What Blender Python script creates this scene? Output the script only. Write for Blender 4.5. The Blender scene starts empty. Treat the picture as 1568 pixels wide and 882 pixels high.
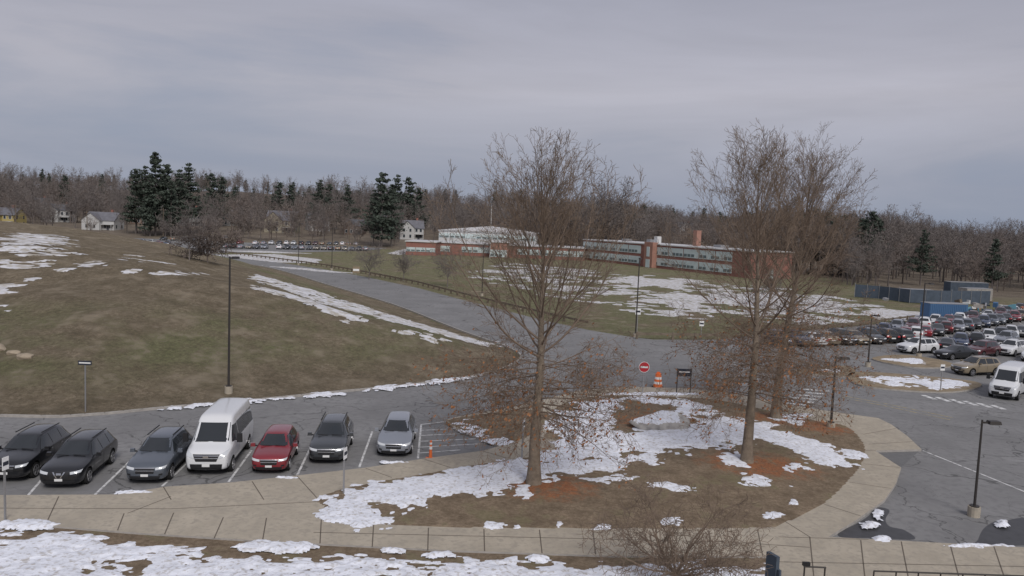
import bpy, bmesh, math, random
import numpy as np
from mathutils import Vector, Matrix
from mathutils.bvhtree import BVHTree
R = random.Random(11)
scene = bpy.context.scene
scene.view_settings.view_transform = 'Standard'
scene.view_settings.look = 'None'
scene.view_settings.exposure = 0
# ------------------------------------------------------------------ camera
CAM_H, FPX = 12.3, 1200.0
pitch = math.atan(101/1200.0); roll = math.radians(2.3)
Fw = Vector((0, math.cos(pitch), -math.sin(pitch)))
U0 = Vector((0, math.sin(pitch), math.cos(pitch))); R0 = Vector((1, 0, 0))
Rv = R0*math.cos(roll) + U0*math.sin(roll)
Uv = U0*math.cos(roll) - R0*math.sin(roll)
cd = bpy.data.cameras.new('camera'); cam = bpy.data.objects.new('camera', cd)
scene.collection.objects.link(cam); scene.camera = cam
cd.sensor_width = 36; cd.lens = 36*FPX/1568; cd.clip_end = 6000; cd.clip_start = .1
M = Matrix((Rv, Uv, -Fw)).transposed().to_4x4(); M.translation = (0, 0, CAM_H)
cam.matrix_world = M
# survey helper: sight line measured on the photo -> point on the real ground
def ray(u, v): return Fw + Rv*((u-784)/FPX) - Uv*((v-441)/FPX)
def G(u, v, z=0.0):
    r = ray(u, v); t = (z-CAM_H)/r.z
    return (r.x*t, r.y*t)
def UD(u, d):
    r = ray(u, 340+(u-784)*math.tan(roll)); return (r.x/r.y*d, d)
# ------------------------------------------------------------------ noise
def vn(x, y, s=0):
    xi = np.floor(x); yi = np.floor(y); fx = x-xi; fy = y-yi
    fx = fx*fx*(3-2*fx); fy = fy*fy*(3-2*fy)
    def h(a, b):
        q = np.sin(a*127.1+b*311.7+s*74.7)*43758.5453
        return q-np.floor(q)
    return (h(xi, yi)*(1-fx)+h(xi+1, yi)*fx)*(1-fy)+(h(xi, yi+1)*(1-fx)+h(xi+1, yi+1)*fx)*fy
def fbm(x, y, o=4, s=0):
    a = 0; w = .5; t = 0
    for i in range(o):
        a = a+w*vn(x*2**i+i*17.3, y*2**i+i*9.1, s+i); t += w; w *= .55
    return a/t
def fb1(x, y, o=3, s=0): return float(fbm(np.array([x]), np.array([y]), o, s)[0])
def sdf(P, X, Y):
    d = np.full(X.shape, 1e9); ins = np.zeros(X.shape, bool)
    n = len(P)
    for i in range(n):
        ax, ay = P[i]; bx, by = P[(i+1) % n]
        ex, ey = bx-ax, by-ay; l2 = ex*ex+ey*ey+1e-12
        t = np.clip(((X-ax)*ex+(Y-ay)*ey)/l2, 0, 1)
        d = np.minimum(d, (X-ax-t*ex)**2+(Y-ay-t*ey)**2)
        if ay != by:
            c = ((ay > Y) != (by > Y)) & (X < (bx-ax)*(Y-ay)/(by-ay)+ax)
            ins ^= c
    d = np.sqrt(d); return np.where(ins, d, -d)
def smooth(P, closed=True, n=5):
    out = []; N = len(P)
    rngI = range(N) if closed else range(N-1)
    for i in rngI:
        if closed: p = [P[(i-1) % N], P[i], P[(i+1) % N], P[(i+2) % N]]
        else: p = [P[max(i-1, 0)], P[i], P[i+1], P[min(i+2, N-1)]]
        for k in range(n):
            t = k/n
            out.append(tuple(.5*((2*p[1][j])+(-p[0][j]+p[2][j])*t+(2*p[0][j]-5*p[1][j]+4*p[2][j]-p[3][j])*t*t+(-p[0][j]+3*p[1][j]-3*p[2][j]+p[3][j])*t**3) for j in (0, 1)))
    if not closed: out.append(P[-1])
    return out
# ------------------------------------------------------------------ materials
def mat(name, col, rough=.85, metal=0, ns=None, amt=.25, bs=None, bstr=.3, spec=.3, coat=0, ns2=None, col2=None, fac2=.5):
    m = bpy.data.materials.new(name); m.use_nodes = True
    nt = m.node_tree; N = nt.nodes; L = nt.links; b = N['Principled BSDF']
    b.inputs['Base Color'].default_value = (*col, 1); b.inputs['Roughness'].default_value = rough
    b.inputs['Metallic'].default_value = metal; b.inputs['Specular IOR Level'].default_value = spec
    b.inputs['Coat Weight'].default_value = coat; b.inputs['Coat Roughness'].default_value = .08
    tc = N.new('ShaderNodeTexCoord'); out = None
    if ns:
        n = N.new('ShaderNodeTexNoise'); n.inputs['Scale'].default_value = ns; n.inputs['Detail'].default_value = 8; n.inputs['Roughness'].default_value = .65
        L.new(tc.outputs['Object'], n.inputs['Vector'])
        r = N.new('ShaderNodeMapRange'); r.inputs[1].default_value = .3; r.inputs[2].default_value = .7
        r.inputs[3].default_value = 1-amt; r.inputs[4].default_value = 1+amt; L.new(n.outputs['Fac'], r.inputs[0])
        mx = N.new('ShaderNodeVectorMath'); mx.operation = 'SCALE'; mx.inputs[0].default_value = col
        L.new(r.outputs[0], mx.inputs['Scale']); out = mx.outputs[0]
        if ns2:
            n2 = N.new('ShaderNodeTexNoise'); n2.inputs['Scale'].default_value = ns2; n2.inputs['Detail'].default_value = 6
            L.new(tc.outputs['Object'], n2.inputs['Vector'])
            r2 = N.new('ShaderNodeMapRange'); r2.inputs[1].default_value = fac2-.07; r2.inputs[2].default_value = fac2+.1; L.new(n2.outputs['Fac'], r2.inputs[0])
            m2 = N.new('ShaderNodeMix'); m2.data_type = 'RGBA'; L.new(r2.outputs[0], m2.inputs[0]); L.new(out, m2.inputs[6]); m2.inputs[7].default_value = (*col2, 1)
            out = m2.outputs[2]
        L.new(out, b.inputs['Base Color'])
    if bs:
        n3 = N.new('ShaderNodeTexNoise'); n3.inputs['Scale'].default_value = bs; n3.inputs['Detail'].default_value = 6
        L.new(tc.outputs['Object'], n3.inputs['Vector'])
        bp = N.new('ShaderNodeBump'); bp.inputs['Strength'].default_value = bstr; bp.inputs['Distance'].default_value = .05
        L.new(n3.outputs['Fac'], bp.inputs['Height']); L.new(bp.outputs[0], b.inputs['Normal'])
    return m
def add_cracks(m, scale, width, dark):
    nt = m.node_tree; N = nt.nodes; L = nt.links; b = N['Principled BSDF']
    src = b.inputs['Base Color'].links[0].from_socket
    tc = N.new('ShaderNodeTexCoord'); n = N.new('ShaderNodeTexNoise'); n.inputs['Scale'].default_value = .35; n.inputs['Detail'].default_value = 5
    L.new(tc.outputs['Object'], n.inputs['Vector'])
    va = N.new('ShaderNodeVectorMath'); va.operation = 'MULTIPLY_ADD'; va.inputs[1].default_value = (5, 5, 0)
    L.new(n.outputs['Color'], va.inputs[0]); L.new(tc.outputs['Object'], va.inputs[2])
    v = N.new('ShaderNodeTexVoronoi'); v.feature = 'DISTANCE_TO_EDGE'; v.inputs['Scale'].default_value = scale
    L.new(va.outputs[0], v.inputs['Vector'])
    r = N.new('ShaderNodeMapRange'); r.inputs[1].default_value = width*.5; r.inputs[2].default_value = width; r.inputs[3].default_value = dark; r.inputs[4].default_value = 1
    L.new(v.outputs['Distance'], r.inputs[0])
    s = N.new('ShaderNodeVectorMath'); s.operation = 'SCALE'; L.new(src, s.inputs[0]); L.new(r.outputs[0], s.inputs['Scale'])
    L.new(s.outputs[0], b.inputs['Base Color'])
m_asph = mat('asphalt', (.205, .203, .205), .9, ns=.22, amt=.2, bs=30, bstr=.2, ns2=2.5, col2=(.175, .173, .176), fac2=.55)
add_cracks(m_asph, .16, .008, .55)
add_cracks(m_asph, .45, .006, .78)
m_asph_dk = mat('wet_asphalt', (.06, .06, .065), .5, ns=2, amt=.2)
m_asph_new = mat('asphalt_patch', (.15, .15, .153), .9, ns=3, amt=.15)
m_conc = mat('concrete', (.39, .345, .28), .9, ns=.7, amt=.14, bs=20, bstr=.15, ns2=5, col2=(.33, .295, .245), fac2=.55)
m_joint = mat('concrete_joint', (.13, .11, .09), .95)
m_kerb = mat('granite_kerb', (.34, .32, .30), .9, ns=3, amt=.2)
m_white = mat('road_paint_white', (.62, .62, .62), .8, ns=5, amt=.15, ns2=3, col2=(.25, .25, .25), fac2=.54)
m_yel = mat('road_paint_yellow', (.42, .34, .17), .8, ns=5, amt=.2, ns2=3, col2=(.23, .22, .19), fac2=.5)
m_snow = mat('snow', (.74, .76, .83), .7, ns=1.6, amt=.13, bs=6, bstr=1.0, ns2=6, col2=(.48, .46, .45), fac2=.58)
m_snow_far = mat('old_snow', (.58, .58, .61), .7, ns=.6, amt=.18, bs=2, bstr=.6, ns2=1.3, col2=(.38, .35, .30), fac2=.52)
m_bark = mat('bark', (.205, .165, .128), .95, ns=3, amt=.35, bs=12, bstr=.8)
m_twig = mat('twig_bark', (.20, .15, .115), .95, ns=.8, amt=.3)
m_leafdead = mat('dead_leaves', (.28, .13, .06), .9, ns=2, amt=.4)
m_fartwig = mat('distant_bark_hazed', (.175, .153, .145), .95, ns=.1, amt=.35)  # bark paled and greyed: distance haze is put into the colour
m_fartwig2 = mat('distant_bark_brown_hazed', (.18, .148, .132), .95, ns=.1, amt=.35)  # browner variant, its colour also lightened to stand for haze
m_pine = mat('pine_needles_hazed', (.058, .073, .058), .9, ns=.5, amt=.5)  # needle green lifted in the colour to imitate distance haze
m_black = mat('black_plastic', (.02, .02, .022), .55)
m_pole = mat('dark_metal', (.055, .05, .048), .5, metal=.3)
m_steel = mat('galvanised_steel', (.35, .35, .36), .5, metal=.6)
m_glass = mat('car_glass', (.02, .024, .028), .06, spec=.6, coat=.3)
m_tire = mat('tyre', (.018, .018, .018), .9)
m_rim = mat('alloy_rim', (.38, .38, .4), .35, metal=.8)
m_chrome = mat('chrome', (.6, .6, .62), .2, metal=1)
m_lamp = mat('headlamp', (.55, .57, .6), .12, spec=.7, coat=1)
m_red = mat('tail_lamp', (.35, .02, .02), .2, coat=1)
m_plate = mat('number_plate', (.7, .7, .7), .5)
m_rock = mat('boulder_stone', (.40, .38, .36), .9, ns=2, amt=.35, bs=4, bstr=.8)
m_orange = mat('orange_plastic', (.75, .17, .05), .5)
m_wood = mat('weathered_wood', (.16, .13, .10), .9, ns=2, amt=.3)
m_brick = mat('brick', (.27, .13, .105), .9, ns=.6, amt=.15)
m_brick2 = mat('brick_pale', (.33, .18, .14), .9, ns=.6, amt=.15)
m_signw = mat('sign_white', (.75, .75, .75), .5)
m_signr = mat('sign_red', (.45, .03, .04), .5)
m_signb = mat('sign_dark', (.03, .035, .05), .5)
# ------------------------------------------------------------------ mesh builder
def link(o):
    scene.collection.objects.link(o); return o
class MB:
    def __init__(s): s.v = []; s.f = []; s.m = []; s.mats = []
    def mi(s, m):
        if m not in s.mats: s.mats.append(m)
        return s.mats.index(m)
    def add(s, vs, fs, m):
        b = len(s.v); s.v += [tuple(x) for x in vs]; i = s.mi(m)
        for f in fs: s.f.append(tuple(b+k for k in f)); s.m.append(i)
    def box(s, c, d, m, rz=0, rx=0, ry=0, taper=1):
        hx, hy, hz = d[0]/2, d[1]/2, d[2]/2
        M = Matrix.Rotation(rz, 3, 'Z') @ Matrix.Rotation(ry, 3, 'Y') @ Matrix.Rotation(rx, 3, 'X')
        P = []
        for z, t in ((-hz, 1), (hz, taper)):
            for x, y in ((-hx, -hy), (hx, -hy), (hx, hy), (-hx, hy)):
                P.append(M @ Vector((x*t, y*t, z)) + Vector(c))
        s.add(P, [(3, 2, 1, 0), (4, 5, 6, 7), (0, 1, 5, 4), (1, 2, 6, 5), (2, 3, 7, 6), (3, 0, 4, 7)], m)
    def cyl(s, a, b, r0, r1, m, n=10, cap=True):
        a = Vector(a); b = Vector(b); d = (b-a).normalized()
        q = Vector((1, 0, 0)) if abs(d.x) < .9 else Vector((0, 1, 0))
        x = d.cross(q).normalized(); y = d.cross(x)
        P = [a+(x*math.cos(2*math.pi*i/n)+y*math.sin(2*math.pi*i/n))*r0 for i in range(n)]
        P += [b+(x*math.cos(2*math.pi*i/n)+y*math.sin(2*math.pi*i/n))*r1 for i in range(n)]
        F = [(i, (i+1) % n, n+(i+1) % n, n+i) for i in range(n)]
        if cap: F += [tuple(range(n))[::-1], tuple(range(n, 2*n))]
        s.add(P, F, m)
    def mesh(s, name, sm=False):
        me = bpy.data.meshes.new(name); me.from_pydata(s.v, [], s.f)
        for m in s.mats: me.materials.append(m)
        me.polygons.foreach_set('material_index', s.m)
        me.polygons.foreach_set('use_smooth', [sm]*len(s.f)); me.update(); return me
    def obj(s, name, parent=None, loc=None, rz=0, sm=False):
        o = link(bpy.data.objects.new(name, s.mesh(name, sm)))
        if parent: o.parent = parent
        if loc: o.location = loc
        o.rotation_euler.z = rz
        return o
def empty(name, loc=(0, 0, 0), rz=0):
    e = link(bpy.data.objects.new(name, None)); e.location = loc; e.rotation_euler.z = rz; return e
def slab(name, P, z0, z1, m, parent=None, side=None):
    bm = bmesh.new(); vs = [bm.verts.new((x, y, z1)) for x, y in P]
    f = bm.faces.new(vs)
    f.normal_update()
    if f.normal.z < 0: f.normal_flip()
    n = len(vs)
    bmesh.ops.triangulate(bm, faces=[f], ngon_method='EAR_CLIP')
    if z1-z0 > .011:
        lo = [bm.verts.new((x, y, z0)) for x, y in P]
        for i in range(n):
            j = (i+1) % n
            g = bm.faces.new((vs[i], vs[j], lo[j], lo[i])); g.material_index = 1
    me = bpy.data.meshes.new(name); bm.to_mesh(me); bm.free()
    me.materials.append(m); me.materials.append(side or m)
    o = link(bpy.data.objects.new(name, me)); 
    if parent: o.parent = parent
    return o
def stripe(mb, a, b, w, z, m):
    d = Vector((b[0]-a[0], b[1]-a[1], 0)); n = Vector((-d.y, d.x, 0)).normalized()*w/2
    A = Vector((*a, z)); B = Vector((*b, z))
    mb.add([A-n, B-n, B+n, A+n], [(0, 1, 2, 3)], m)
def gridmesh(name, xs, ys, Z, keep, mats, attr=None, parent=None):
    nx, ny = len(xs), len(ys)
    X, Y = np.meshgrid(xs, ys); co = np.stack([X, Y, Z], -1).reshape(-1, 3)
    idx = np.arange(nx*ny).reshape(ny, nx)
    q = np.stack([idx[:-1, :-1], idx[:-1, 1:], idx[1:, 1:], idx[1:, :-1]], -1).reshape(-1, 4)
    if keep is not None:
        k = keep.reshape(-1); q = q[k[q].any(1)]
        used = np.unique(q); mp = np.zeros(nx*ny, int); mp[used] = np.arange(len(used)); q = mp[q]; co = co[used]
        if attr is not None: attr = attr.reshape(-1, 4)[used]
    elif attr is not None: attr = attr.reshape(-1, 4)
    me = bpy.data.meshes.new(name)
    me.vertices.add(len(co)); me.vertices.foreach_set('co', co.astype(np.float32).ravel())
    me.loops.add(len(q)*4); me.loops.foreach_set('vertex_index', q.astype(np.int32).ravel())
    me.polygons.add(len(q)); me.polygons.foreach_set('loop_start', np.arange(0, len(q)*4, 4, dtype=np.int32))
    me.polygons.foreach_set('use_smooth', np.ones(len(q), bool))
    me.update(calc_edges=True); me.validate()
    if attr is not None:
        a = me.color_attributes.new('mask', 'FLOAT_COLOR', 'POINT'); a.data.foreach_set('color', attr.astype(np.float32).ravel())
    for m in mats: me.materials.append(m)
    o = link(bpy.data.objects.new(name, me))
    if parent: o.parent = parent
    return o
# ------------------------------------------------------------------ terrain
mound_px_near = [(0, 638), (130, 637), (250, 626), (400, 613), (520, 601), (640, 589), (740, 574), (785, 558), (797, 545), (770, 530)]
mound_px_far = [(700, 505), (600, 466), (500, 436), (420, 412), (350, 400)]
near_w = smooth([(-70, 43), (-50, 43.5)]+[G(*p) for p in mound_px_near+mound_px_far], False, 4)
MOUND = near_w+[(-120, 235), (-260, 290), (-300, 100), (-120, 42)]
def H(X, Y):
    X = np.asarray(X, float); Y = np.asarray(Y, float)
    sd = sdf(MOUND, X, Y)
    m = np.interp(sd, [0, .9, 3, 8, 13, 20, 30, 40, 60], [0, 0, .4, 1.7, 3.0, 4.6, 6.5, 7.8, 8.4])
    m = m+(fbm(X/14, Y/14, 3, 3)-.5)*1.3*np.clip((sd-2)/15, 0, 1)+(fbm(X/3, Y/3, 3, 7)-.5)*.3*np.clip((sd-1)/5, 0, 1)
    az = X/np.maximum(Y, 1); k = np.interp(az, [-.6, .1, .35, .6], [1, 1, .55, .3])
    f = .045*np.clip(Y-310, 0, 650)*k+(fbm(X/180, Y/180, 3, 9)-.5)*22*np.clip((Y-400)/300, 0, 1)
    return m+f-.02
def H1(x, y): return float(H(np.array([x]), np.array([y]))[0])
TS = np.arange(15, 700, .25)
def GT(u, v):
    r = ray(u, v); t = TS; X = r.x*t; Y = r.y*t; Z = CAM_H+r.z*t
    k = np.nonzero(Z <= H(X, Y))[0]
    i = k[0] if len(k) else -1
    return (X[i], Y[i])
def axis(lo, hi, step, far):
    a = list(np.arange(lo, hi+.01, step)); s = step; x = hi
    while x < far: s *= 1.25; x += s; a.append(x)
    s = step; x = lo
    while x > -far: s *= 1.25; x -= s; a.insert(0, x)
    return np.array(a)
xs = axis(-135, 110, 1.0, 3500); ys = axis(20, 330, 1.0, 3500)
X, Y = np.meshgrid(xs, ys); Z = H(X, Y)
sd = sdf(MOUND, X, Y)
gr = np.where(sd > 0, np.exp(-((Z-2.5)/1.9)**2)*.72+.03, .95)
gr = np.where((Y > 300), .2, gr)
woods = np.clip((Y-300)/25, 0, 1)
woods = np.maximum(woods, np.clip((Y-150+(X-70)*-.2)/20, 0, 1)*np.clip((X-85+Y*0)/10, 0, 1))
at = np.stack([gr, woods, np.clip(sd/3, 0, 1), np.ones_like(gr)], -1)
m_ground = bpy.data.materials.new('winter_grass'); m_ground.use_nodes = True
nt = m_ground.node_tree; N = nt.nodes; L = nt.links; b = N['Principled BSDF']; b.inputs['Roughness'].default_value = .95; b.inputs['Specular IOR Level'].default_value = .1
def noise(sc, det=8, ro=.6):
    n = N.new('ShaderNodeTexNoise'); n.inputs['Scale'].default_value = sc; n.inputs['Detail'].default_value = det; n.inputs['Roughness'].default_value = ro
    L.new(tc.outputs['Object'], n.inputs['Vector']); return n.outputs['Fac']
def mr(s, a, b2, c=0, d=1):
    r = N.new('ShaderNodeMapRange'); r.inputs[1].default_value = a; r.inputs[2].default_value = b2; r.inputs[3].default_value = c; r.inputs[4].default_value = d
    L.new(s, r.inputs[0]); return r.outputs[0]
def mixc(f, A, B):
    m = N.new('ShaderNodeMix'); m.data_type = 'RGBA'
    L.new(f, m.inputs[0])
    for s, i in ((A, 6), (B, 7)):
        if isinstance(s, tuple): m.inputs[i].default_value = (*s, 1)
        else: L.new(s, m.inputs[i])
    return m.outputs[2]
def mth(op, a, c):
    m = N.new('ShaderNodeMath'); m.operation = op
    for s, i in ((a, 0), (c, 1)):
        if isinstance(s, (int, float)): m.inputs[i].default_value = s
        else: L.new(s, m.inputs[i])
    return m.outputs[0]
tc = N.new('ShaderNodeTexCoord'); at_n = N.new('ShaderNodeAttribute'); at_n.attribute_name = 'mask'
sp = N.new('ShaderNodeSeparateColor'); L.new(at_n.outputs['Color'], sp.inputs[0])
brown = mixc(mr(noise(.45, 10, .75), .38, .62), (.185, .15, .105), (.32, .262, .19))
green = mixc(mr(noise(1.3, 10, .75), .35, .65), (.155, .165, .082), (.26, .25, .145))
gf = mth('MULTIPLY', sp.outputs[0], mr(noise(.13, 8, .65), .36, .6, .12, 1.2))
c1 = mixc(mr(gf, .2, .75), brown, green)
c2 = mixc(mr(noise(3.2, 10, .85), .42, .60, 0, .8), c1, (.10, .085, .058))
c2 = mixc(mr(noise(.4, 8, .75), .53, .62, 0, .55), c2, (.36, .305, .23))
c2 = mixc(mr(noise(1.1, 8, .8), .55, .63, 0, .6), c2, (.125, .098, .068))
c2 = mixc(mr(noise(.9, 10, .85), .60, .68, 0, .6), c2, (.40, .35, .27))
c3 = mixc(sp.outputs[1], c2, mixc(mr(noise(.2), .4, .6), (.15, .125, .10), (.21, .175, .14)))
L.new(c3, b.inputs['Base Color'])
bp = N.new('ShaderNodeBump'); bp.inputs['Strength'].default_value = 1; bp.inputs['Distance'].default_value = .3; L.new(noise(3, 10, .8), bp.inputs['Height']); L.new(bp.outputs[0], b.inputs['Normal'])
gridmesh('ground', xs, ys, Z, None, [m_ground], at)
# ------------------------------------------------------------------ roads
def PX(L_, z=0.0): return [G(u, v, z) for u, v in L_]
asph = PX([(-200, 772), (200, 775), (500, 790), (700, 825), (1250, 832), (1750, 850)])+[(140, 60), (150, 140)]+PX([
    (1568, 474), (1400, 492), (1180, 510), (1100, 520), (1000, 520), (960, 515), (900, 505), (830, 490), (760, 472), (700, 457), (640, 441), (560, 424), (500, 413), (420, 401), (350, 391), (300, 384)])+[(-110, 250)]
asph += [p for p in MOUND[::-1][4:]]
asph += [(-70, 30)]
slab('road', asph, -.01, 0.0, m_asph)
slab('far_parking_lot', PX([(150, 389), (330, 387), (470, 386), (560, 384), (602, 379), (560, 366), (350, 362), (150, 357)]), 0, .004, m_asph)
kb = MB()
for i in range(len(near_w)-1):
    a, c = near_w[i], near_w[i+1]
    mx, my = (a[0]+c[0])/2, (a[1]+c[1])/2; l = math.hypot(c[0]-a[0], c[1]-a[1])
    kb.box((mx, my, .06), (l+.05, .16, .16), m_kerb, rz=math.atan2(c[1]-a[1], c[0]-a[0]))
kb.obj('kerb')
conc_px = [(-260, 757), (0, 758), (180, 757), (255, 745), (350, 739), (455, 728), (560, 716), (650, 702), (740, 690), (765, 683), (735, 671), (697, 657), (683, 643), (700, 638), (760, 628), (810, 618), (850, 607), (890, 597), (960, 592), (1040, 594), (1110, 600), (1180, 614), (1240, 625), (1300, 634), (1345, 640), (1365, 650), (1390, 668), (1411, 688),
           (1340, 690), (1380, 716), (1372, 740), (1355, 765), (1310, 797), (1268, 822), (1400, 829), (1568, 838), (1800, 850), (1800, 990), (1200, 960), (1192, 852), (940, 851), (700, 843), (400, 828), (200, 815), (0, 799), (-260, 788)]
ZS = .12
slab('sidewalk', PX(conc_px, ZS), -.02, ZS, m_conc, side=m_kerb)
jt = MB()
for a, c in [((180, 812), (190, 786)), ((195, 786), (262, 760)), ((252, 818), (266, 785)), ((262, 765), (250, 745)), ((328, 824), (342, 792)), ((402, 828), (408, 793)), ((404, 765), (386, 737)), ((262, 779), (490, 768)), ((0, 778), (262, 779)), ((70, 803), (90, 760)),
             ((490, 832), (492, 795)), ((485, 762), (455, 729)), ((570, 837), (572, 804)), ((655, 842), (656, 808)), ((742, 844), (741, 810)), ((830, 847), (826, 811)), ((912, 849), (908, 812)), ((1000, 851), (995, 812)), ((1090, 851), (1085, 812)), ((1168, 851), (1160, 811)),
             ((560, 717), (600, 731)), ((650, 703), (690, 716)), ((740, 691), (775, 701)), ((1240, 822), (1246, 882)), ((1318, 827), (1325, 890)), ((1380, 829), (1392, 890)), ((1455, 834), (1470, 890)), ((1522, 837), (1540, 890)), ((1180, 860), (1600, 868)), ((1200, 797), (1240, 822)), ((1262, 772), (1318, 790)), ((1300, 738), (1364, 748)), ((1322, 710), (1378, 716)), ((1325, 690), (1341, 690)),
             ((1322, 665), (1372, 656)), ((1330, 680), (1398, 676)), ((1240, 640), (1246, 627)), ((1180, 627), (1186, 616)), ((1130, 614), (1136, 605)), ((1192, 822), (1330, 826)), ((1120, 830), (480, 815)), ((1120, 830), (1240, 838))]:
    stripe(jt, G(*a, ZS+.004), G(*c, ZS+.004), .045, ZS+.004, m_joint)
jt.obj('sidewalk_joints')
# ------------------------------------------------------------------ island turf
isl_px = [(488, 762), (540, 745), (640, 727), (740, 710), (865, 690), (858, 676), (833, 668), (850, 650), (845, 630), (880, 612), (960, 605), (1060, 609), (1110, 614), (1180, 629), (1250, 644), (1295, 652), (1318, 672), (1325, 690), (1318, 712), (1290, 745), (1255, 775), (1200, 800), (1150, 808), (800, 808), (600, 804), (530, 793), (500, 778)]
ISL = smooth(PX(isl_px, .13)); ISB = smooth(PX([(688, 643), (740, 634), (800, 627), (840, 632), (843, 648), (825, 660), (778, 678), (740, 668), (702, 655)], .13))
T_A, T_B, T_C = G(817, 745, .15), G(1143, 712, .15), G(1188, 641, .15)
m_isl = bpy.data.materials.new('leaf_litter_turf'); m_isl.use_nodes = True
nt = m_isl.node_tree; N = nt.nodes; L = nt.links; b = N['Principled BSDF']; b.inputs['Roughness'].default_value = .95; b.inputs['Specular IOR Level'].default_value = .1
tc = N.new('ShaderNodeTexCoord'); at_n = N.new('ShaderNodeAttribute'); at_n.attribute_name = 'mask'
sp = N.new('ShaderNodeSeparateColor'); L.new(at_n.outputs['Color'], sp.inputs[0])
c1 = mixc(mr(noise(1.0, 10, .75), .38, .62), (.195, .15, .105), (.34, .265, .19))
c1 = mixc(mr(noise(5, 8, .85), .42, .62, 0, .7), c1, (.11, .08, .055))
c1 = mixc(mr(noise(.5, 6, .7), .54, .62, 0, .5), c1, (.175, .165, .09))
o1 = mixc(mr(noise(8, 5, .7), .35, .6), (.20, .09, .055), (.38, .17, .085))
c1 = mixc(mr(mth('MULTIPLY', sp.outputs[0], mr(noise(1.8, 8, .75), .35, .62, .15, 1.3)), .25, .75), c1, o1)
L.new(c1, b.inputs['Base Color'])
bp = N.new('ShaderNodeBump'); bp.inputs['Strength'].default_value = 1; bp.inputs['Distance'].default_value = .08; L.new(noise(9, 8, .8), bp.inputs['Height']); L.new(bp.outputs[0], b.inputs['Normal'])
def isl_h(X, Y): return ZS+.02+.25*np.clip(sdf(ISL, X, Y)/6, 0, 1)**1.2+(fbm(X/3, Y/3, 3, 5)-.5)*.10*np.clip(sdf(ISL, X, Y)/2, 0, 1)
P = np.array(ISL+ISB); xs = np.arange(P[:, 0].min()-.3, P[:, 0].max()+.3, .14); ys = np.arange(P[:, 1].min()-.3, P[:, 1].max()+.3, .14)
X, Y = np.meshgrid(xs, ys); s = np.maximum(sdf(ISL, X, Y), sdf(ISB, X, Y)); Z = isl_h(X, Y)
Z = np.where(s < 0.0, ZS-.03, Z)
om = np.zeros_like(X)
for (tx, ty), rr in ((T_A, 2.5), (T_B, 3.1), (T_C, 3.0), (G(1000, 652), 3.2), (G(1240, 655), 2.5)):
    om = np.maximum(om, 1.1-np.hypot((X-tx-.5)/1.4, Y-ty+.3)/rr)
gridmesh('island_turf', xs, ys, Z, s > -.05, [m_isl], np.stack([np.clip(om, 0, 1), om*0, om*0, om*0+1], -1))
slab('verge_turf', PX([(-260, 790), (0, 801), (200, 817), (400, 830), (700, 845), (940, 853), (1190, 854), (1196, 960), (1196, 1040), (-260, 1040)], .05), -.02, .05, m_isl)
# ------------------------------------------------------------------ snow
def snow(name, polys, base, res, thick=.07, soft=.7, nsc=1.2, namp=.9, bias=0, mt=m_snow, seed=1, clip=None, fine=.35, fs=.4, rot=0, st=1):
    P = np.array([p for q in polys for p in q]); pad = soft+.5
    xs = np.arange(P[:, 0].min()-pad, P[:, 0].max()+pad, res); ys = np.arange(P[:, 1].min()-pad, P[:, 1].max()+pad, res)
    X, Y = np.meshgrid(xs, ys); s = np.full(X.shape, -1e9)
    for q in polys: s = np.maximum(s, sdf(q, X, Y))
    if clip is not None: s = np.minimum(s, clip(X, Y))
    c_, s_ = math.cos(rot), math.sin(rot); A_ = (X*c_+Y*s_)/st; B_ = (-X*s_+Y*c_)
    m = np.clip(s/soft, -1, 1)*.5+(fbm(A_/nsc, B_/nsc, 5, seed)-.5)*namp*2+bias+(fbm(A_/fs, B_/fs, 3, seed+40)-.5)*fine*2
    m = np.where(s < -soft, -1, m)
    Z = base(X, Y)+thick*np.clip(m*2.5, -1, 1)+np.clip(m, 0, 1)*thick*1.2*(fbm(X/.5, Y/.5, 3, 4)-.3)
    return gridmesh(name, xs, ys, Z, m > 0, [mt])
S = []
for q in [[(490, 765), (520, 745), (560, 740), (640, 730), (740, 712), (800, 705), (900, 702), (1000, 692), (1060, 690), (1010, 705), (920, 722), (840, 728), (800, 750), (790, 762), (700, 750), (655, 765), (620, 782), (560, 768), (585, 795), (540, 800), (500, 785)],
          [(830, 645), (850, 635), (900, 612), (960, 608), (935, 640), (945, 665), (990, 662), (1050, 655), (1100, 642), (1180, 648), (1185, 660), (1240, 675), (1312, 690), (1300, 712), (1270, 712), (1220, 698), (1165, 678), (1120, 690), (1060, 694), (960, 698), (860, 712), (820, 705), (830, 690), (868, 672)],
          [(960, 608), (1060, 610), (1090, 625), (1045, 645), (1035, 625), (990, 618)],
          [(690, 646), (712, 642), (740, 662), (775, 674), (772, 682), (735, 668), (700, 656)]]:
    S.append(PX(q, .2))
def blob(u, v, ru, rv, z=.15):
    return [G(u+ru*math.cos(a*.785), v+rv*math.sin(a*.785), z) for a in range(8)]
for bl in [(1118, 707, 22, 8), (950, 735, 38, 6), (1085, 632, 20, 6), (1210, 640, 18, 5), (1165, 735, 26, 3), (1225, 712, 14, 3), (1030, 745, 22, 2)]: S.append(blob(*bl, .3))
snow('snow_patches', S, lambda X, Y: isl_h(X, Y), .08, .055, .9, 1.1, .7, .02, clip=lambda X, Y: np.maximum(sdf(ISL, X, Y), sdf(ISB, X, Y))+.25, fine=.4, fs=.35)
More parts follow.
